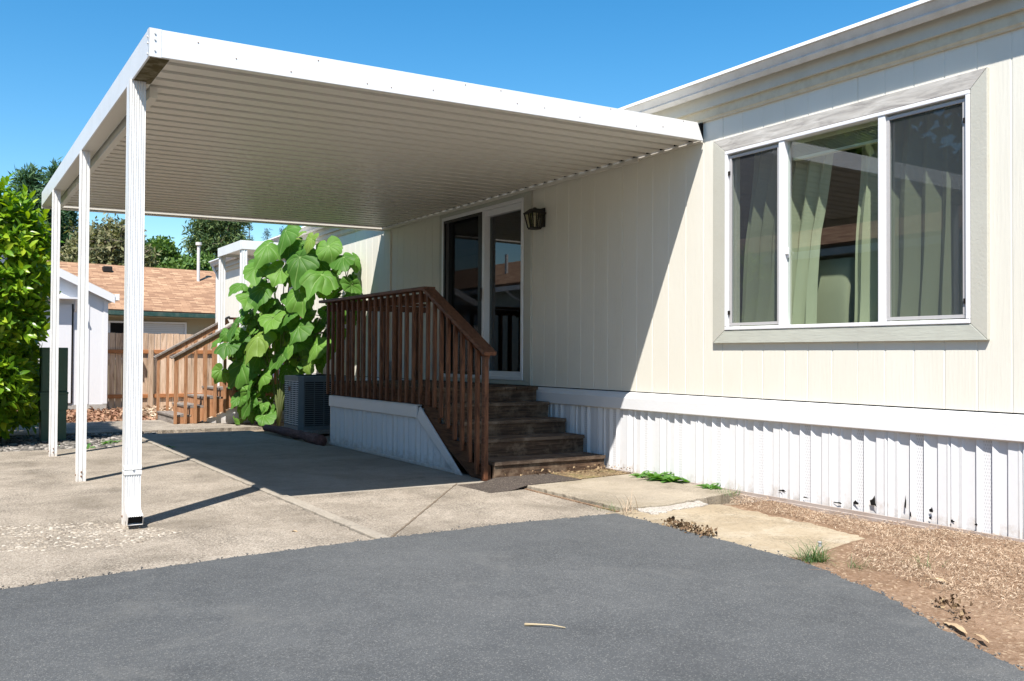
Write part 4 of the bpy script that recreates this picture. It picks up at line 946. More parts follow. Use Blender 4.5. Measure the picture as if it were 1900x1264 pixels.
for xa in (sx1 + .05, sx0 - .05):
    b = MB(); b.bar((xa, -2.56, zrail(-2.56)), (xa, -1.20, zrail(-1.20)), .10, .036); b.build('handrail', 'greytread', st, bevel=.004)
    b = MB(); b.bar((xa, -2.50, zrail(-2.50) - .065), (xa, -1.22, zrail(-1.22) - .065), .04, .085); b.build('rail_stretcher', 'redwood', st)
    for k in range(8):
        y = -2.48 + k * .165; zb = max(gz(-16.6), (y + 2.12) * .434 - .03); b = MB(); b.box(xa - .022, xa + .022, y - .024, y + .024, zb + .002, zrail(y) - .03); b.build('baluster', 'redwood', st, bevel=.003)
    b = MB(); b.box(xa - .03, xa + .03, -1.20, -.10, 1.86, 1.90); b.build('handrail', 'rail_h', st)
    for k in range(6):
        y = -1.10 + k * .17; b = MB(); b.box(xa - .02, xa + .02, y - .02, y + .02, .60, 1.86); b.build('baluster', 'redwood', st)

# ------------------------------------------------------------------ utility pedestal
up = thing('utility_pedestal', 'dark green metal utility pedestal at the edge of the hedge', 'utility box', (-14.45, -4.535, 0))
b = MB(); b.box(-14.60, -14.30, -4.70, -4.38, -.03, .41); b.build('base', 'green_box', up, bevel=.006)
b = MB(); b.box(-14.64, -14.285, -4.715, -4.365, .40, .64); b.box(-14.65, -14.275, -4.72, -4.36, .625, .655); b.build('collar', 'green_box', up, bevel=.006)
b = MB(); b.box(-14.60, -14.30, -4.705, -4.37, .655, 1.275); b.build('cover', 'green_box', up, bevel=.008)
b = MB(); b.box(-14.299, -14.292, -4.69, -4.385, .67, 1.25); b.build('door', 'green_box', up, bevel=.003)
# ------------------------------------------------------------------ shed
sh = thing('utility_shed', 'white gabled shed with a narrow door between hedge and fence', 'shed', (-24, -4.2, 0))
SX = -23.2; YR, YP, YL = -2.60, -5.0, -7.4; ZE, ZP = 2.36, 4.0
zr = lambda y: ZE + 0.20 + (YR - abs(y - YP) * 0 - y) * .48 if y >= YP else ZE + 0.20 + (YR - YP) * .48 - (YP - y) * .48
b = MB(); b.prism([(YR, .02), (YR, zr(YR)), (YP, zr(YP)), (YL, zr(YL)), (YL, .02)], 'X', SX - 3.2, SX); b.build('wall', 'shed', sh)
b = MB(); b.box(SX - 3.22, SX + .02, YL - .02, YR + .02, -.2, .0195); b.build('footing', 'concrete_block', sh)
b = MB(); ov = .17
for s in (1, -1):
    ya = YP; yb = YP + s * (YR - YP + .15)
    za = zr(YP); zb = za - abs(yb - ya) * .48
    b.hexa([(SX + ov, ya, za + .02), (SX + ov, yb, zb + .02), (SX - 3.4, yb, zb + .02), (SX - 3.4, ya, za + .02), (SX + ov, ya, za + .07), (SX + ov, yb, zb + .07), (SX - 3.4, yb, zb + .07), (SX - 3.4, ya, za + .07)])
b.build('roof', 'roofing', sh)
b = MB()
for s in (1, -1):
    ya = YP; yb = YP + s * (YR - YP + .15); za = zr(YP); zb = za - abs(yb - ya) * .48
    b.hexa([(SX + ov - .0, ya, za - .13), (SX + ov, yb, zb - .13), (SX + ov + .02, yb, zb - .13), (SX + ov + .02, ya, za - .13), (SX + ov, ya, za + .05), (SX + ov, yb, zb + .05), (SX + ov + .02, yb, zb + .05), (SX + ov + .02, ya, za + .05)])
b.build('barge_board', 'shed', sh)
b = MB()
for yy in (YR - .02, -3.02, -4.25): b.box(SX + .001, SX + .018, yy - .05, yy + .05, .03, zr(yy) - .10)
b.build('trim_board', 'shed', sh)
b = MB(); b.box(SX + .001, SX + .05, -4.10, -3.34, .06, 2.30); d_ = b.build('door', 'shed', sh, bevel=.004)
b = MB(); b.box(SX + .051, SX + .056, -3.72, -3.70, .08, 2.28); b.box(SX + .0, SX + .03, -3.335, -3.30, .05, 2.32); b.build('door_gap', 'black', d_)
b = MB(); b.box(SX + .0, SX + .32, -4.4, -3.22, 2.42, 2.46); b.bar((SX + .01, -3.26, 2.15), (SX + .28, -3.26, 2.42), .05, .03); b.build('awning', 'shed', sh)
b = MB(); b.box(SX - 3.3, SX + ov, YR + .14, YR + .25, zr(YR) - .13, zr(YR) + .01); b.build('gutter', 'white', sh, bevel=.005)
# ------------------------------------------------------------------ fence
FX = -23.9
fe = thing('wooden_fence', 'weathered cedar board fence with orange rails beyond the stairs', 'fence', (FX, -1.2, 0))
b = MB(); y = -2.58; k = 0
while y < 3.0:
    w = .137 + R.uniform(-.004, .004); zt = 1.695 + R.uniform(-.012, .008) - (y + 2.5) * .006
    b.box(FX + R.uniform(-.004, .004), FX + .022, y, y + w, -.12, zt); y += w + .010; k += 1
b.build('boards', 'fence', fe, bevel=.002)
for z in (1.245, .165):
    b = MB(); b.box(FX + .023, FX + .075, -2.58, 3.0, z - .045, z + .045); b.build('rail', 'fence_rail', fe, bevel=.003)
for yy in (-1.50, .9):
    b = MB(); b.box(FX + .024, FX + .125, yy - .055, yy + .055, -.12, 1.30); b.build('post', 'fence', fe, bevel=.004)
# ------------------------------------------------------------------ tan house behind
nh = thing('shingled_house', 'tan house with a brown shingle roof and green gutter beyond the fence', 'house', (-34, 1, 0))
nx0 = -31.0
def roof_plane(name, p, mat, parent, uv):
    """p: four corners of a slab, first two on the eave"""
    n = (Vector(p[1]) - Vector(p[0])).cross(Vector(p[3]) - Vector(p[0])).normalized()
    if n.z < 0: n = -n
    me = bpy.data.meshes.new(name); off = root_loc(parent); t = .12
    vs_ = [Vector(q) - off for q in p] + [Vector(q) - n * t - off for q in p]
    me.from_pydata([tuple(q) for q in vs_], [], [(0, 1, 2, 3), (7, 6, 5, 4), (0, 4, 5, 1), (1, 5, 6, 2), (2, 6, 7, 3), (3, 7, 4, 0)])
    u = me.uv_layers.new(name='UVMap'); uvs = [(0, 0), (uv[0], 0), (uv[0], uv[1]), (0, uv[1])]
    for po in me.polygons:
        for li in po.loop_indices: u.data[li].uv = uvs[me.loops[li].vertex_index % 4]
    me.materials.append(M[mat]); me.update(); return link(name, me, parent)
yA, yB = -9.0, 9.0
sk_ = lambda y: -.012 * (y + 1.5)
rf = roof_plane('roof', [(nx0, yA, 2.58 + sk_(yA)), (nx0, yB, 2.58 + sk_(yB)), (-35.0, yB, 4.32 + sk_(yB)), (-35.0, yA, 4.32 + sk_(yA))], 'shingle', nh, (18, 4.36))
roof_plane('roof', [(-39, yB, 2.58 + sk_(yB)), (-39, yA, 2.58 + sk_(yA)), (-35.0, yA, 4.32 + sk_(yA)), (-35.0, yB, 4.32 + sk_(yB))], 'shingle', nh, (18, 4.36))
b = MB(); b.hexa([(nx0 + .0, yA, 2.40 + sk_(yA)), (nx0 + .13, yA, 2.40 + sk_(yA)), (nx0 + .13, yB, 2.40 + sk_(yB)), (nx0, yB, 2.40 + sk_(yB)), (nx0, yA, 2.53 + sk_(yA)), (nx0 + .13, yA, 2.53 + sk_(yA)), (nx0 + .13, yB, 2.53 + sk_(yB)), (nx0, yB, 2.53 + sk_(yB))]); b.build('gutter', 'green_gutter', nh, bevel=.01)
b = MB(); b.prism([(-31.6, -.3), (-31.6, 2.62), (-35, 4.05), (-38.4, 2.62), (-38.4, -.3)], 'Y', yA + .3, yB - .3); b.build('wall', 'tan', nh)
b = MB(); b.box(-31.60, -30.98, yA + .3, yB - .3, 2.36, 2.39); b.build('soffit', 'tan', nh)
b = MB(); frame_box(b, -1.35, 1.05, 1.0, 2.23, .06, 0, 1)
wv = MB()
for q in b.v: wv.v.append((-31.599 + q[1] * .05, q[0], q[2]))
wv.f, wv.m = b.f, b.m; wv.box(-31.598, -31.552, -.36, -.28, 1.06, 2.17); wn_ = wv.build('window', 'alu', nh)
b = MB(); b.box(-31.598, -31.575, -1.29, -.361, 1.061, 2.169); b.build('pane', 'dark', wn_)
b = MB()
for k in range(18): b.box(-31.597, -31.585, -.279, .989, 1.065 + k * .061, 1.12 + k * .061)
b.build('blind', 'plastic', wn_)
def vent(x, y, z0, z1, r, cap, label=None):
    b = MB(); b.tube([(x, y, z0), (x, y, z1)], r, 12)
    if cap: b.tube([(x, y, z1 + .03), (x, y, z1 + .13)], r * 1.9, 14); b.tube([(x, y, z1), (x, y, z1 + .05)], r * .8, 8)
    else: b.tube([(x, y, z0), (x, y, z0 + .12)], [r * 2.4, r * 1.1], 12)
    return b.build('vent_pipe', 'galv', nh)
def zroof(x, y): return 2.58 + sk_(y) + (nx0 - x) * (4.32 - 2.58) / 4.0
vent(-34.3, .02, zroof(-34.3, 0) - .05, zroof(-34.3, 0) + .36, .055, False)
vent(-33.9, 1.95, zroof(-33.9, 1.95) - .1, 5.05, .055, True)
b = MB(); b.box(-34.5, -34.2, -1.15, -.85, zroof(-34.35, -1) - .05, zroof(-34.35, -1) + .16); b.build('roof_vent', 'black', nh, bevel=.03)
# house across the drive, seen only mirrored in the glass
oh = thing('grey_house', 'grey green house with a brown roof across the drive, mirrored in the door glass', 'house', (-26, -13, 0))
roof_plane('roof', [(-40, -9.0, 3.45), (4, -9.0, 3.45), (4, -13.5, 4.95), (-40, -13.5, 4.95)], 'shingle', oh, (44, 4.7))
roof_plane('roof', [(4, -18, 3.45), (-40, -18, 3.45), (-40, -13.5, 4.95), (4, -13.5, 4.95)], 'shingle', oh, (44, 4.7))
b = MB(); b.prism([(-9.5, -.1), (-9.5, 3.4), (-13.5, 4.75), (-17.5, 3.4), (-17.5, -.1)], 'X', -39.5, 3.6); b.build('wall', 'opp_wall', oh)
b = MB(); b.box(-40, 4, -9.12, -8.98, 3.22, 3.36); b.tube([(-24.6, -9.05, 3.25), (-24.5, -9.25, 3.05), (-24.3, -9.45, 2.9), (-24.2, -9.45, .2)], .05, 8); b.build('gutter', 'plastic', oh)
b = MB(); b.tube([(-27.6, -10.9, 4.0), (-27.6, -10.9, 4.75)], .06, 10); b.build('vent_pipe', 'galv', oh)

# ------------------------------------------------------------------ broad leaved plant beside the air conditioner
def tmpl_broad():
    vang = [0.0, .62, -.62, 1.25, -1.25, 1.95, -1.95]
    angs = sorted(set(list(np.linspace(-math.pi + .06, math.pi - .06, 33)) + [v + d for v in vang for d in (-.045, 0, .045)]))
    angs = np.array(angs); rings = [.10, .34, .60, .82, 1.0]
    def rad(a):
        x = abs(a)
        return (.45 + .17 * math.exp(-(x / .34) ** 2) + .06 * math.exp(-((x - .78) / .20) ** 2) + .035 * math.exp(-((x - 1.45) / .25) ** 2) + .05 * math.exp(-((x - 2.2) / .3) ** 2)) * (1 - .55 * math.exp(-((x - math.pi) / .30) ** 2)) + .008 * math.sin(x * 15) + .005 * math.sin(a * 29)
    V = [(0, 0, 0)]; vein = [1.0]; 
    for k in rings:
        for a in angs:
            r = rad(a) * k; dv = min(abs(a - v) for v in vang)
            side = .028 * math.sin(min(1, dv / .3) * math.pi / 2) * math.sin(k * 2.6)
            z = -.30 * r * r * (1.25 if abs(a) > .8 else .9) + side + .05 * k * abs(math.sin(a)) - .03 * k * k * math.sin(5 * a) * .6
            V.append((math.sin(a) * r, math.cos(a) * r, z)); vein.append((1.0 if dv < .01 else 0.0) * (1 - .75 * k))
    n = len(angs); F = []
    for j in range(len(rings) - 1):
        for i in range(n - 1): a = 1 + j * n + i; F.append((a, a + n, a + n + 1, a + 1))
    for i in range(n - 1): F.append((0, 1 + i, 2 + i, 2 + i))
    return np.array(V), np.array(F), np.array(vein)
def broad_plant():
    A, T, N0 = np.array([-16.3, -1.9, 0]), np.array([.79714, .60379, 0]), np.array([.60379, -.79714, 0])
    tv, tf, vein = tmpl_broad()
    tf3 = np.array([t for q in tf for t in ((q[0], q[1], q[2]), (q[0], q[2], q[3])) if len(set(t)) == 3])
    key = [(1.67, 3.23, 0.42), (1.97, 2.81, 0.56), (2.36, 2.51, 0.55), (2.88, 2.34, 0.44), (2.68, 2.75, 0.41), (1.9, 2.19, 0.58), (1.12, 2.29, 0.5), (0.66, 2.34, 0.34), (1.07, 2.65, 0.42), (0.89, 2.17, 0.38), (1.09, 1.5, 0.48), (1.94, 1.66, 0.47), (1.76, 1.38, 0.35), (0.72, 1.06, 0.52), (0.29, 0.89, 0.30), (1.14, 0.88, 0.40), (1.51, 1.19, 0.40), (0.63, 1.7, 0.43), (0.92, 0.4, 0.37), (0.69, 0.07, 0.28), (0.22, 1.44, 0.25), (2.43, 2.95, 0.42), (2.11, 3.06, 0.38), (1.3, 2.99, 0.46), (2.64, 2.06, 0.38), (2.24, 1.36, 0.38), (1.4, 1.81, 0.38), (1.69, 1.9, 0.38), (0.98, 0.63, 0.38), (1.2, 0.2, 0.32), (0.53, 1.36, 0.38), (1.49, 2.62, 0.40), (1.7, 2.97, 0.38)]
    out = [(1.64, 3.30), (2.22, 3.10), (2.73, 2.85), (3.0, 2.4), (2.9, 2.06), (2.64, 1.71), (2.31, 1.36), (2.32, .98), (1.40, .9), (1.2, .04), (.53, .02), (.51, .39), (.22, .89), (.24, 1.5), (.76, 2.0), (.6, 2.35), (1.08, 2.91)]
    P, S, off = [], [], []
    for s, z, w in key: P.append((s, z)); S.append(w * 1.18); off.append(rng.uniform(.06, .26))
    n = 0
    while n < 250:
        q = np.array([rng.uniform(.2, 3.05)]), np.array([rng.uniform(.08, 3.3)])
        if in_poly(q[0], q[1], out)[0] and (n < 130 or (q[1][0] < 2.0 and q[0][0] > .6 and n < 205) or (n >= 205 and q[0][0] < 1.1)): P.append((q[0][0], q[1][0])); S.append(rng.uniform(.14, .40)); off.append(rng.uniform(-.40, .10)); n += 1
    P = np.array(P); S = np.array(S) * rng.uniform(.82, 1.12, len(S)); off = np.array(off); m = len(P)
    W = A + P[:, :1] * T + off[:, None] * N0; W[:, 2] = P[:, 1]
    W[:, 1] = np.minimum(W[:, 1], -.16)
    face = np.array([.50, -.62, .52])
    Nn = norm(face + rng.normal(0, .30, (m, 3)))
    ctr = np.array([1.5, 1.2]); rad2 = P - ctr
    D = norm(-np.array([0, 0, .72]) + T * (rad2[:, :1] * .28) + N0 * .35 + rng.normal(0, .28, (m, 3)))
    V, F = scatter(tv, tf3, W, D, Nn, S * .98)
    # every leaf sags and curls by its own amount
    V = V.reshape(m, -1, 3); d = np.linalg.norm(V - W[:, None], axis=2)
    V[..., 2] -= (d ** 2) * rng.uniform(.2, 1.3, (m, 1)); V += 0.026 * np.sin(V[..., [2, 0, 1]] * 17 + rng.uniform(0, 6, (m, 1, 1)))
    V[..., 1] = np.minimum(V[..., 1], -.03); V[..., 2] = np.maximum(V[..., 2], .012)
    root = thing('broad_leaved_plant', 'tall bright green plant with very broad lobed leaves beside the air conditioner', 'plant', (-15.2, -1.05, 0))
    fast('foliage', V.reshape(-1, 3), F, 'bigleaf', root, attr=('vein', np.tile(vein, m)))
    b = MB(); base = Vector((-15.25, -1.05, -.02)); tops = [(1.67, 3.1), (2.3, 2.8), (1.15, 2.55), (1.9, 2.35), (.75, 2.25), (2.65, 2.45), (.95, 1.5), (.4, 1.1), (1.5, 2.85)]
    stems = []
    for s, z in tops:
        e = Vector(A + T * s); e.z = z; e.y = min(e.y, -.2); pts = []
        for k in range(8):
            t = k / 7; p = base.lerp(e, t ** 1.3 if True else t); p.z = base.z + (z - base.z) * t ** .85; p.x += .03 * math.sin(5 * t + s); pts.append(p)
        stems.append(pts); b.tube(pts, [.017 * (1 - .65 * k / 7) for k in range(8)], 7)
    allp = [p for st in stems for p in st[2:]]
    for k in range(m):
        w = Vector(W[k]); q = min(allp, key=lambda p: (p - w).length + (0.6 if p.z > w.z + .05 else 0)); mid = w.lerp(q, .5); mid.z += .02
        b.tube([q, mid, w], [.008, .006, .005], 5)
    b.build('stem', 'stem', root, smooth=True)
broad_plant()

# ------------------------------------------------------------------ laurel hedge
def hedge():
    tv, tf = tmpl_leaf(.42, .16, .22)
    root = thing('laurel_hedge', 'tall glossy bright green laurel hedge at the left beyond the carport', 'hedge', (-14.8, -6.8, 0))
    P, D, N, S = [], [], [], []
    def add(px, py, pz, out, n, size, L):
        out = Vector(out).normalized(); a = R.uniform(0, 6.28); side = out.orthogonal().normalized()
        for k in range(n):
            t = (k + .5) / n; a += 2.4
            q = Matrix.Rotation(a, 3, out) @ side; d = (q * (1.0 - .45 * t) + out * (.45 + .6 * t)).normalized()
            P.append((px + out.x * L * t, py + out.y * L * t, pz + out.z * L * t)); D.append(d); N.append((out - d * out.dot(d) + Vector((0, 0, .25)))); S.append(size * R.uniform(.75, 1.15))
    X0, X1, Y0, Y1 = -16.1, -13.45, -9.5, -4.76
    def top(y): return 2.76 + .40 * min(1, max(0, (-y - 4.75) / .55))
    def bulge(a, b_): return .13 * math.sin(a * 2.7 + 1.1) * math.sin(b_ * 2.3 + .4) + .07 * math.sin(a * 6.1) * math.sin(b_ * 5.3 + 2)
    for k in range(900):           # front (+X) face, denser where the photograph looks
        y = R.uniform(-6.6, Y1) if k < 780 else R.uniform(Y0, -6.6); z = R.uniform(.12, top(y))
        x = X1 - .10 + bulge(y, z) - max(0, (z - top(y) + .5)) * .5 - .45 * max(0, .5 - z) - max(0, (y + 5.25)) * 2.6 * (z < 1.4) - max(0, (y + 5.0)) * .7 - R.random() ** 2 * .35
        add(x, y, z, (R.uniform(.5, 1), R.uniform(-.5, .5), R.uniform(-.1, .9)), 8, .156, .22)
    for k in range(620):           # end (+Y) face
        x = R.uniform(X0, X1); z = R.uniform(.45 if x > -14.7 else .12, top(Y1))
        y = Y1 - .07 + bulge(x, z) * .9 - .40 * (z < 1.4) * (x > -15.2) - .14 * (1.4 <= z < 1.9) - max(0, (z - top(Y1) + .4)) * .3 - R.random() ** 2 * .3
        add(x, y, z, (R.uniform(-.4, .5), R.uniform(.5, 1), R.uniform(-.1, .9)), 8, .156, .22)
    for k in range(560):           # top
        y = R.uniform(-6.6, Y1) if k < 440 else R.uniform(Y0, -6.6); x = R.uniform(X0, X1 - .1); z = top(y) - .1 + bulge(x, y) * .9 - R.random() * .1
        add(x, y, z, (R.uniform(-.35, .45), R.uniform(-.4, .4), 1), 9, .156, R.uniform(.2, .42))
    P, D, N, S = np.array(P), np.array([tuple(d) for d in D]), np.array([tuple(n) for n in N]), np.array(S)
    V, F = scatter(tv, tf, P, D, N, S)
    fast('foliage', V, F, 'laurel', root)
    b = MB()
    for k in range(16):
        y = R.uniform(-9, -4.95); x = R.uniform(-15.3, -14.1); b.tube([(x, y, -.05), (x + R.uniform(-.1, .1), y + R.uniform(-.1, .1), 1.0), (x + R.uniform(-.4, .4), y + R.uniform(-.3, .15), 2.7)], [.035, .025, .010], 6)
    b.build('trunk', 'bark', root, smooth=True)
hedge()

# ------------------------------------------------------------------ trees beyond the houses
def limb(b, p0, p1, r0, r1, wob=.1, n=6, rr=R):
    p0, p1 = Vector(p0), Vector(p1); L = (p1 - p0).length; pts = []
    for k in range(n):
        t = k / (n - 1); p = p0.lerp(p1, t)
        if 0 < k < n - 1: p += Vector((rr.gauss(0, 1), rr.gauss(0, 1), rr.gauss(0, .5))) * wob * L * .2
        pts.append(p)
    b.tube(pts, [r0 + (r1 - r0) * k / (n - 1) for k in range(n)], 6)
TREES = 'trees beyond the houses'
def conifer(name, label, x, y, h, rad, mat, n=2600, base=.12, size=.5, power=.85, seed=1, ragged=.35, width=.16):
    r = np.random.default_rng(seed); root = thing(name, label, 'tree', (x, y, -.1), TREES)
    b = MB(); b.tube([(x, y, -.2), (x, y, h * .5), (x, y, h * .98)], [h * .022, h * .014, .02], 8)
    P, D = [], []; nb = int(n / 22)
    for k in range(nb):
        t = (k + r.uniform(0, 1)) / nb; z = h * (base + (1 - base) * t); a = k * 2.4 + r.uniform(-.4, .4)
        L = rad * (1 - t) ** power * r.uniform(1 - ragged, 1.0 + .15) + .12
        up = .35 * t - .12; tip = Vector((x + math.cos(a) * L, y + math.sin(a) * L, z + up * L))
        b.tube([(x, y, z), tip], [.05 * (1 - t) + .012, .008], 4)
        m = max(5, int(22 * (L / rad) ** .8 * 1.3))
        for q in range(m):
            s = r.uniform(.25, 1.02) ; sp = .22 * L * (1.1 - s * .7)
            P.append((x + math.cos(a) * L * s + r.normal(0, sp), y + math.sin(a) * L * s + r.normal(0, sp), z + up * L * s + r.normal(0, .10 * size * 2) - .08 * L * s * s))
            D.append((math.cos(a) + r.normal(0, .5), math.sin(a) + r.normal(0, .5), .15 + r.normal(0, .4)))
    for q in range(14): P.append((x + r.normal(0, .06), y + r.normal(0, .06), h * (1 - .05 * r.random()))); D.append((r.normal(0, .3), r.normal(0, .3), 1))
    b.build('trunk', 'bark', root)
    P, D = np.array(P), np.array(D); tv, tf = tmpl_tuft(6, width, seed)
    V, F = scatter(tv, tf, P, D, norm(r.normal(size=(len(P), 3)) + np.array([0, 0, .6])), r.uniform(.6, 1.2, len(P)) * size)
    fast('crown', V, F, mat, root, smooth=False)
def broadleaf(name, label, x, y, h, lobes, mat, n=2600, size=.42, seed=1, width=.42, dead=0, fill=.55):
    """lobes: (dx, dy, z, rx, rz) clumps carried by limbs"""
    r = np.random.default_rng(seed); rr = random.Random(seed); root = thing(name, label, 'tree', (x, y, -.1), TREES)
    b = MB(); zc = min(l[2] for l in lobes) * .55; limb(b, (x, y, -.2), (x, y, zc + .4), h * .026, h * .018, .08, 6, rr)
    P, N = [], []; tot = sum(l[3] ** 2 for l in lobes)
    for dx, dy, z, rx, rz in lobes:
        limb(b, (x, y, zc), (x + dx, y + dy, z + rz * .3), h * .013, h * .003, .3, 6, rr)
        for q in range(5):
            v = norm(r.normal(size=3)); limb(b, (x + dx * .7, y + dy * .7, z - rz * .3), (x + dx + v[0] * rx * .85, y + dy + v[1] * rx * .85, z + v[2] * rz * .85), h * .005, h * .0012, .35, 5, rr)
        m = int(n * rx ** 2 / tot)
        v = norm(r.normal(size=(m, 3))); k = (r.uniform(fill, 1.0, (m, 1)) + .16 * np.sin(v[:, :1] * 7 + z) * np.sin(v[:, 2:] * 6 + dx))
        P.append(np.array([x + dx, y + dy, z]) + v * k * np.array([rx, rx, rz]) + r.normal(0, .08 * rx, (m, 3))); N.append(v)
    if dead:
        q = MB()
        for k in range(dead):
            a = rr.uniform(0, 6.28); l = lobes[k % len(lobes)]; s = rr.uniform(.8, 1.35)
            p0 = (x + l[0] * .4, y + l[1] * .4, l[2] - l[4] * .2); p1 = Vector((x + l[0] + math.cos(a) * l[3] * s, y + l[1] + math.sin(a) * l[3] * s, l[2] + l[4] * rr.uniform(-.2, .9)))
            limb(q, p0, p1, .045, .012, .4, 6, rr)
            for w in range(4):
                o = Vector(p0).lerp(p1, rr.uniform(.4, .95)); limb(q, o, o + Vector((rr.gauss(0, .5), rr.gauss(0, .5), rr.gauss(.2, .35))), .018, .006, .4, 4, rr)
        q.build('dead_branches', 'deadwood', root)
    b.build('trunk', 'bark', root)
    P, N = np.concatenate(P), np.concatenate(N); tv, tf = tmpl_tuft(7, width, seed)
    V, F = scatter(tv, tf, P, rnd_dir(len(P)), norm(N + r.normal(0, .6, N.shape) + np.array([0, 0, .4])), r.uniform(.6, 1.25, len(P)) * size)
    fast('crown', V, F, mat, root, smooth=False)
conifer('cypress_tree', 'dark rounded evergreen rising behind the laurel hedge, left of its twin', -54, -2.0, 10.5, 1.9, 'conifer', 4200, .06, .62, .55, 3, .3)
conifer('cypress_tree', 'dark pointed evergreen touching the carport corner, right of its twin', -55, -.55, 11.1, 1.7, 'conifer', 4200, .05, .60, .6, 4, .3)
broadleaf('thinning_tree', 'thin olive tree with bare bleached branches above the brown roof', -52, 1.55, 8.4, [(-.3, -1.6, 5.5, 1.5, 1.2), (.2, -.5, 6.6, 1.5, 1.3), (0, .6, 7.2, 1.2, 1.15), (.3, 1.3, 6.0, 1.2, 1.1), (0, -.2, 5.0, 1.9, 1.2)], 'olive', 2600, .40, 5, .26, 22, .25)
broadleaf('leafy_tree', 'small round green tree above the brown roof left of the pine', -56, 4.7, 7.6, [(0, -.6, 6.3, 1.1, 1.2), (.2, .2, 6.9, .9, .9), (-.3, .9, 5.9, 1.2, 1.1), (0, -.1, 5.0, 1.8, 1.2)], 'decid', 3000, .38, 6, .45)
broadleaf('leafy_tree', 'low wide green tree filling the gap under the pine', -50, 5.6, 6.0, [(0, -.9, 5.2, 1.0, .9), (0, .4, 5.6, 1.1, .85), (.2, 1.5, 5.1, 1.1, .9), (0, .3, 4.4, 2.0, 1.0)], 'decid', 2800, .36, 9, .45)
broadleaf('pine_tree', 'tall pine with clumped dark needles behind the capped vent pipe', -57, 8.5, 10.8, [(0, -.9, 7.6, 1.05, .75), (.3, .7, 7.9, 1.1, .8), (-.2, -.5, 8.9, 1.25, .9), (.2, .6, 9.4, 1.15, .9), (0, 0, 10.3, .9, .9), (0, 1.5, 7.1, .8, .55), (0, -1.3, 6.5, .8, .5), (0, .2, 6.4, 1.1, .7)], 'pine', 3000, .46, 7, .17, 3, .3)
for k, (yy, hh, lab) in enumerate([(14.35, 11.3, 'thin blue grey spruce tip just right of the pine'), (15.75, 10.9, 'blue grey spruce tip in the middle above the porch cover'), (17.0, 11.1, 'blue grey spruce tip beside the tip of the broad leaved plant')]):
    conifer('spruce_tree', lab, -71, yy, hh, 1.7, 'spruce', 900, .25, .34, .95, 20 + k, .35, .12)
conifer('spruce_tree', 'dense blue grey spruce low behind the porch cover', -66, 13.0, 9.2, 2.0, 'spruce', 2000, .2, .5, .9, 27, .3, .15)
broadleaf('leafy_tree', 'green tree above the roof across the drive, mirrored in the door glass', -34, -23, 8, [(0, -1.5, 5.8, 2, 1.6), (1, 1, 6.6, 2, 1.5), (3, 0, 5.6, 2, 1.6), (-2, 0, 5.4, 2, 1.5)], 'decid', 1800, .5, 12, .5)
broadleaf('leafy_tree', 'dark green tree added across the drive to darken the reflection in the middle window pane', -24, -24, 13, [(0, 0, 6, 3, 2.2), (1, 1.5, 8.5, 2.8, 2.2), (-1, -1, 10.5, 2.6, 2.2), (2.5, 0, 7, 2.8, 2.2)], 'decid', 2600, .8, 13, .5)  # unseen tree, added to darken the sky mirrored in the middle pane
broadleaf('leafy_tree', 'dark green tree added across the drive to darken the reflection in the right window pane', -16, -25, 14, [(0, 0, 6, 3, 2.2), (1, 1.5, 9, 2.8, 2.2), (-1.5, -1, 11, 2.6, 2.2), (2, 0, 11.5, 2.4, 2.2), (2.5, 0, 7, 2.8, 2.2)], 'decid', 2600, .8, 14, .5)  # also unseen and added, darkens what the right pane mirrors

# ------------------------------------------------------------------ weeds, tufts and litter
def rosette(x, y, z, n, size, seed):
    r = np.random.default_rng(seed); tv, tf = tmpl_leaf(.26, .25, .55)
    a = r.uniform(0, 6.28, n); el = r.uniform(.15, .9, n)
    D = np.stack([np.cos(a) * np.cos(el), np.sin(a) * np.cos(el), np.sin(el)], 1); N = np.stack([-np.cos(a) * np.sin(el), -np.sin(a) * np.sin(el), np.cos(el)], 1) + r.normal(0, .2, (n, 3))
    return scatter(tv, tf, np.array([[x, y, z]]) + r.normal(0, size * .10, (n, 3)) * np.array([1, 1, .1]), D, N, r.uniform(.6, 1.15, n) * size)
WEEDS = 'weeds growing along the slabs'
def weed(label, spots, size, n, seed, name='weed'):
    Vs, Fs, o = [], [], 0
    for k, (x, y, z) in enumerate(spots):
        V, F = rosette(x, y, z, n, size, seed + k); Vs.append(V); Fs.append(F + o); o += len(V)
    ob = fast(name, np.concatenate(Vs), np.concatenate(Fs), 'weed', loc=spots[0]); tag(ob, label, 'weed', WEEDS)
weed('largest leafy green weed against the skirting at the edge of the walkway slab', [(-6.72, -.13, .035), (-6.60, -.12, .035), (-6.50, -.12, .035)], .17, 22, 1)
weed('small leafy weed left of the largest one against the skirting', [(-6.92, -.14, .035)], .13, 16, 7)
weed('leafy weed on the skirting where the walkway slab meets the dry grass', [(-6.06, -.10, .03), (-5.99, -.12, .03)], .12, 16, 11)
weed('little weed on the gravel between the middle and near posts', [(-12.75, -4.30, -.01)], .14, 12, 21)
weed('little weed at the gravel end left of the near post', [(-13.35, -3.98, -.01), (-13.45, -3.86, -.01)], .12, 12, 24)
weed('little weed in the concrete joint right of the near post', [(-12.3, -3.38, .0)], .10, 10, 28)
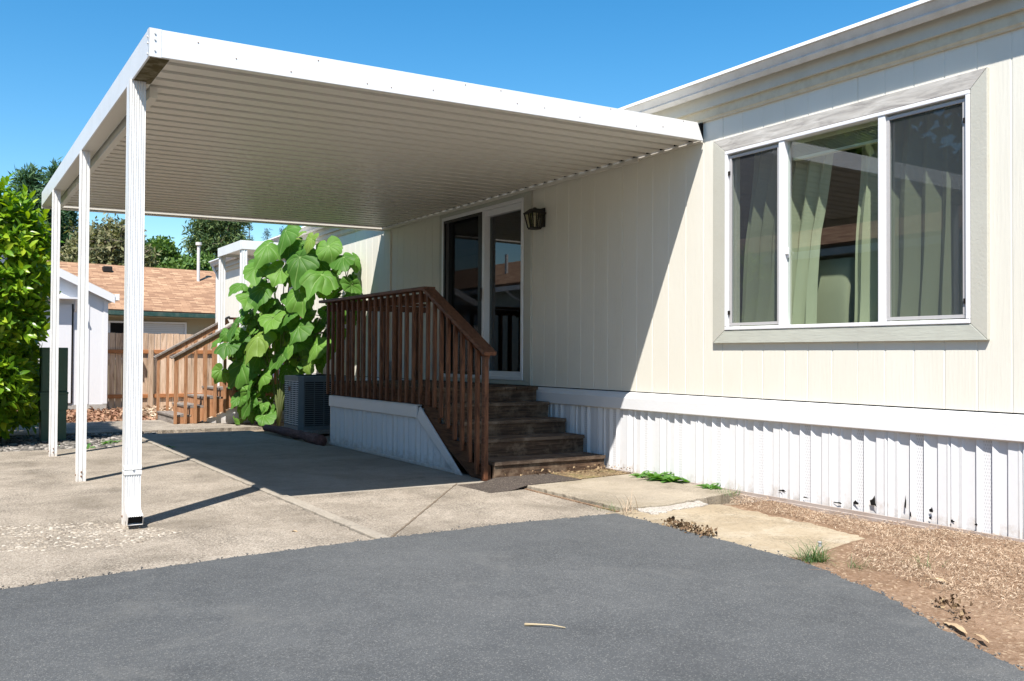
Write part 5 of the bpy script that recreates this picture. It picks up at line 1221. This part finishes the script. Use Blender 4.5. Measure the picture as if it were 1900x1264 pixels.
def tuft(label, x, y, z, n, L, spread, mat, seed, w=.035):
    r = np.random.default_rng(seed); tv, tf = tmpl_blade(w, 1.0, 4); a = r.uniform(0, 6.28, n); el = r.uniform(.55, 1.45, n)
    D = np.stack([np.cos(a) * np.cos(el), np.sin(a) * np.cos(el), np.sin(el)], 1); N = np.stack([-np.cos(a) * np.sin(el), -np.sin(a) * np.sin(el), np.cos(el)], 1)
    V, F = scatter(tv, tf, np.array([[x, y, z]]) + r.normal(0, spread, (n, 3)) * np.array([1, 1, 0]), D, N, r.uniform(.5, 1.1, n) * L)
    V[:, 2] = np.maximum(V[:, 2], z - .01)
    o = fast('grass_tuft', V, F, mat, loc=(x, y, z)); tag(o, label, 'grass tuft', 'grass tufts by the driveway')
tuft('thick dark green grass tuft at the corner of the sandy slab and driveway', -3.66, -1.57, .0, 170, .17, .035, 'grass', 3)
tuft('short sparse green tuft right behind the thick dark one', -3.42, -1.50, .0, 40, .10, .04, 'grass', 4)
tuft('thin green tuft standing in the dry grass', -3.22, -1.18, .02, 36, .12, .05, 'grass', 5)
tuft('tall wispy seeding tuft where slab, sandy slab and driveway meet', -5.48, -1.48, .02, 30, .24, .05, 'straw', 6, .018)
tuft('low yellowish green tuft at the tip of the driveway', -5.62, -1.53, .02, 60, .09, .05, 'grass', 7)
tuft('green tuft in the dry grass by the skirting', -5.75, -.16, .02, 50, .13, .05, 'grass', 8)
tuft('dry pale tuft at the driveway edge near the soil', -1.95, -1.75, .02, 90, .12, .06, 'straw', 9, .03)
def clump():
    r = np.random.default_rng(5); n = 240; tv, tf = tmpl_leaf(.7, .4, .6); t = r.uniform(0, 1, n)
    P = np.stack([-4.98 + .52 * t + r.normal(0, .015, n), -1.52 - .08 * t + r.normal(0, .035, n), .018 + r.uniform(0, .035, n)], 1)
    V, F = scatter(tv, tf, P, rnd_dir(n), rnd_dir(n) + np.array([0, 0, .6]), r.uniform(.015, .035, n)); V[:, 2] = np.maximum(V[:, 2], .012)
    o = fast('dead_weed', V, F, 'brownleaf', loc=(-4.7, -1.56, 0)); tag(o, 'low brown dead weed spread along the driveway edge of the sandy slab', 'dead plant')
clump()
def leaf_thing(label, x, y, z, L, w, ang, seed, group='dry leaves on the ground'):
    n, m = 9, 5; V = []; r = random.Random(seed)
    for j in range(n):
        t = j / (n - 1); hw = w * math.sin(math.pi * min(1, t * .92 + .06)) ** .7
        for i in range(m):
            s = i / (m - 1) * 2 - 1; u, v = (t - .5) * L, s * hw
            V.append((x + u * math.cos(ang) - v * math.sin(ang), y + u * math.sin(ang) + v * math.cos(ang), z - .010 + .14 * v * v / w + .010 * math.sin(t * 3.1) + r.gauss(0, .002)))
    F = np.array([(j * m + i, j * m + i + 1, (j + 1) * m + i + 1, (j + 1) * m + i) for j in range(n - 1) for i in range(m - 1)])
    o = fast('dry_leaf', np.array(V), F, 'dryleaf', loc=(x, y, z)); tag(o, label, 'dry leaf', group)
leaf_thing('curled tan leaf lying in the middle of the dry grass', -2.97, -1.43, .03, .13, .028, .3, 1)
leaf_thing('long tan leaf on the bare soil against the driveway edge', -2.45, -2.08, .014, .17, .020, -.45, 2)
leaf_thing('narrow tan leaf on the soil next to the long one', -2.30, -2.13, .014, .12, .012, -.55, 3)
leaf_thing('small rusty leaf on the concrete near the driveway edge', -6.1, -3.86, .004, .06, .016, .9, 4)
def twig():
    b = MB(); b.tube([(-3.40, -3.74, .028), (-3.36, -3.70, .032), (-3.31, -3.66, .036), (-3.27, -3.615, .028)], [.007, .004, .003, .003], 7)
    o = b.build('twig', 'twig', loc=(-3.34, -3.69, .022), smooth=True); tag(o, 'short pale twig lying alone on the asphalt driveway', 'twig')
twig()
def clod(label, spots, seed):
    r = np.random.default_rng(seed); n = 55; tv, tf = tmpl_leaf(.7, .4, .5); P = np.array(spots)[r.integers(0, len(spots), n)] + r.normal(0, .018, (n, 3)) * np.array([1, 1, .6])
    V, F = scatter(tv, tf, P, rnd_dir(n), rnd_dir(n), r.uniform(.012, .028, n)); V[:, 2] = np.maximum(V[:, 2], .004)
    o = fast('dead_weed', V, F, 'brownleaf', loc=spots[0]); tag(o, label, 'dead plant')
clod('dark crumbled clump of dead leaves on the bare soil', [(-2.70, -1.82, .03), (-2.62, -1.84, .05), (-2.58, -1.86, .03), (-2.52, -1.93, .02)], 3)
b = MB(); b.tube([(-3.92, -1.20, 0), (-3.92, -1.20, .034)], .010, 10); b.tube([(-3.92, -1.20, .034), (-3.92, -1.20, .040)], .014, 10)
o = b.build('metal_stake', 'box_grey', loc=(-3.92, -1.2, 0), smooth=False); tag(o, 'stub of a metal stake at the corner of the sandy slab', 'stake')
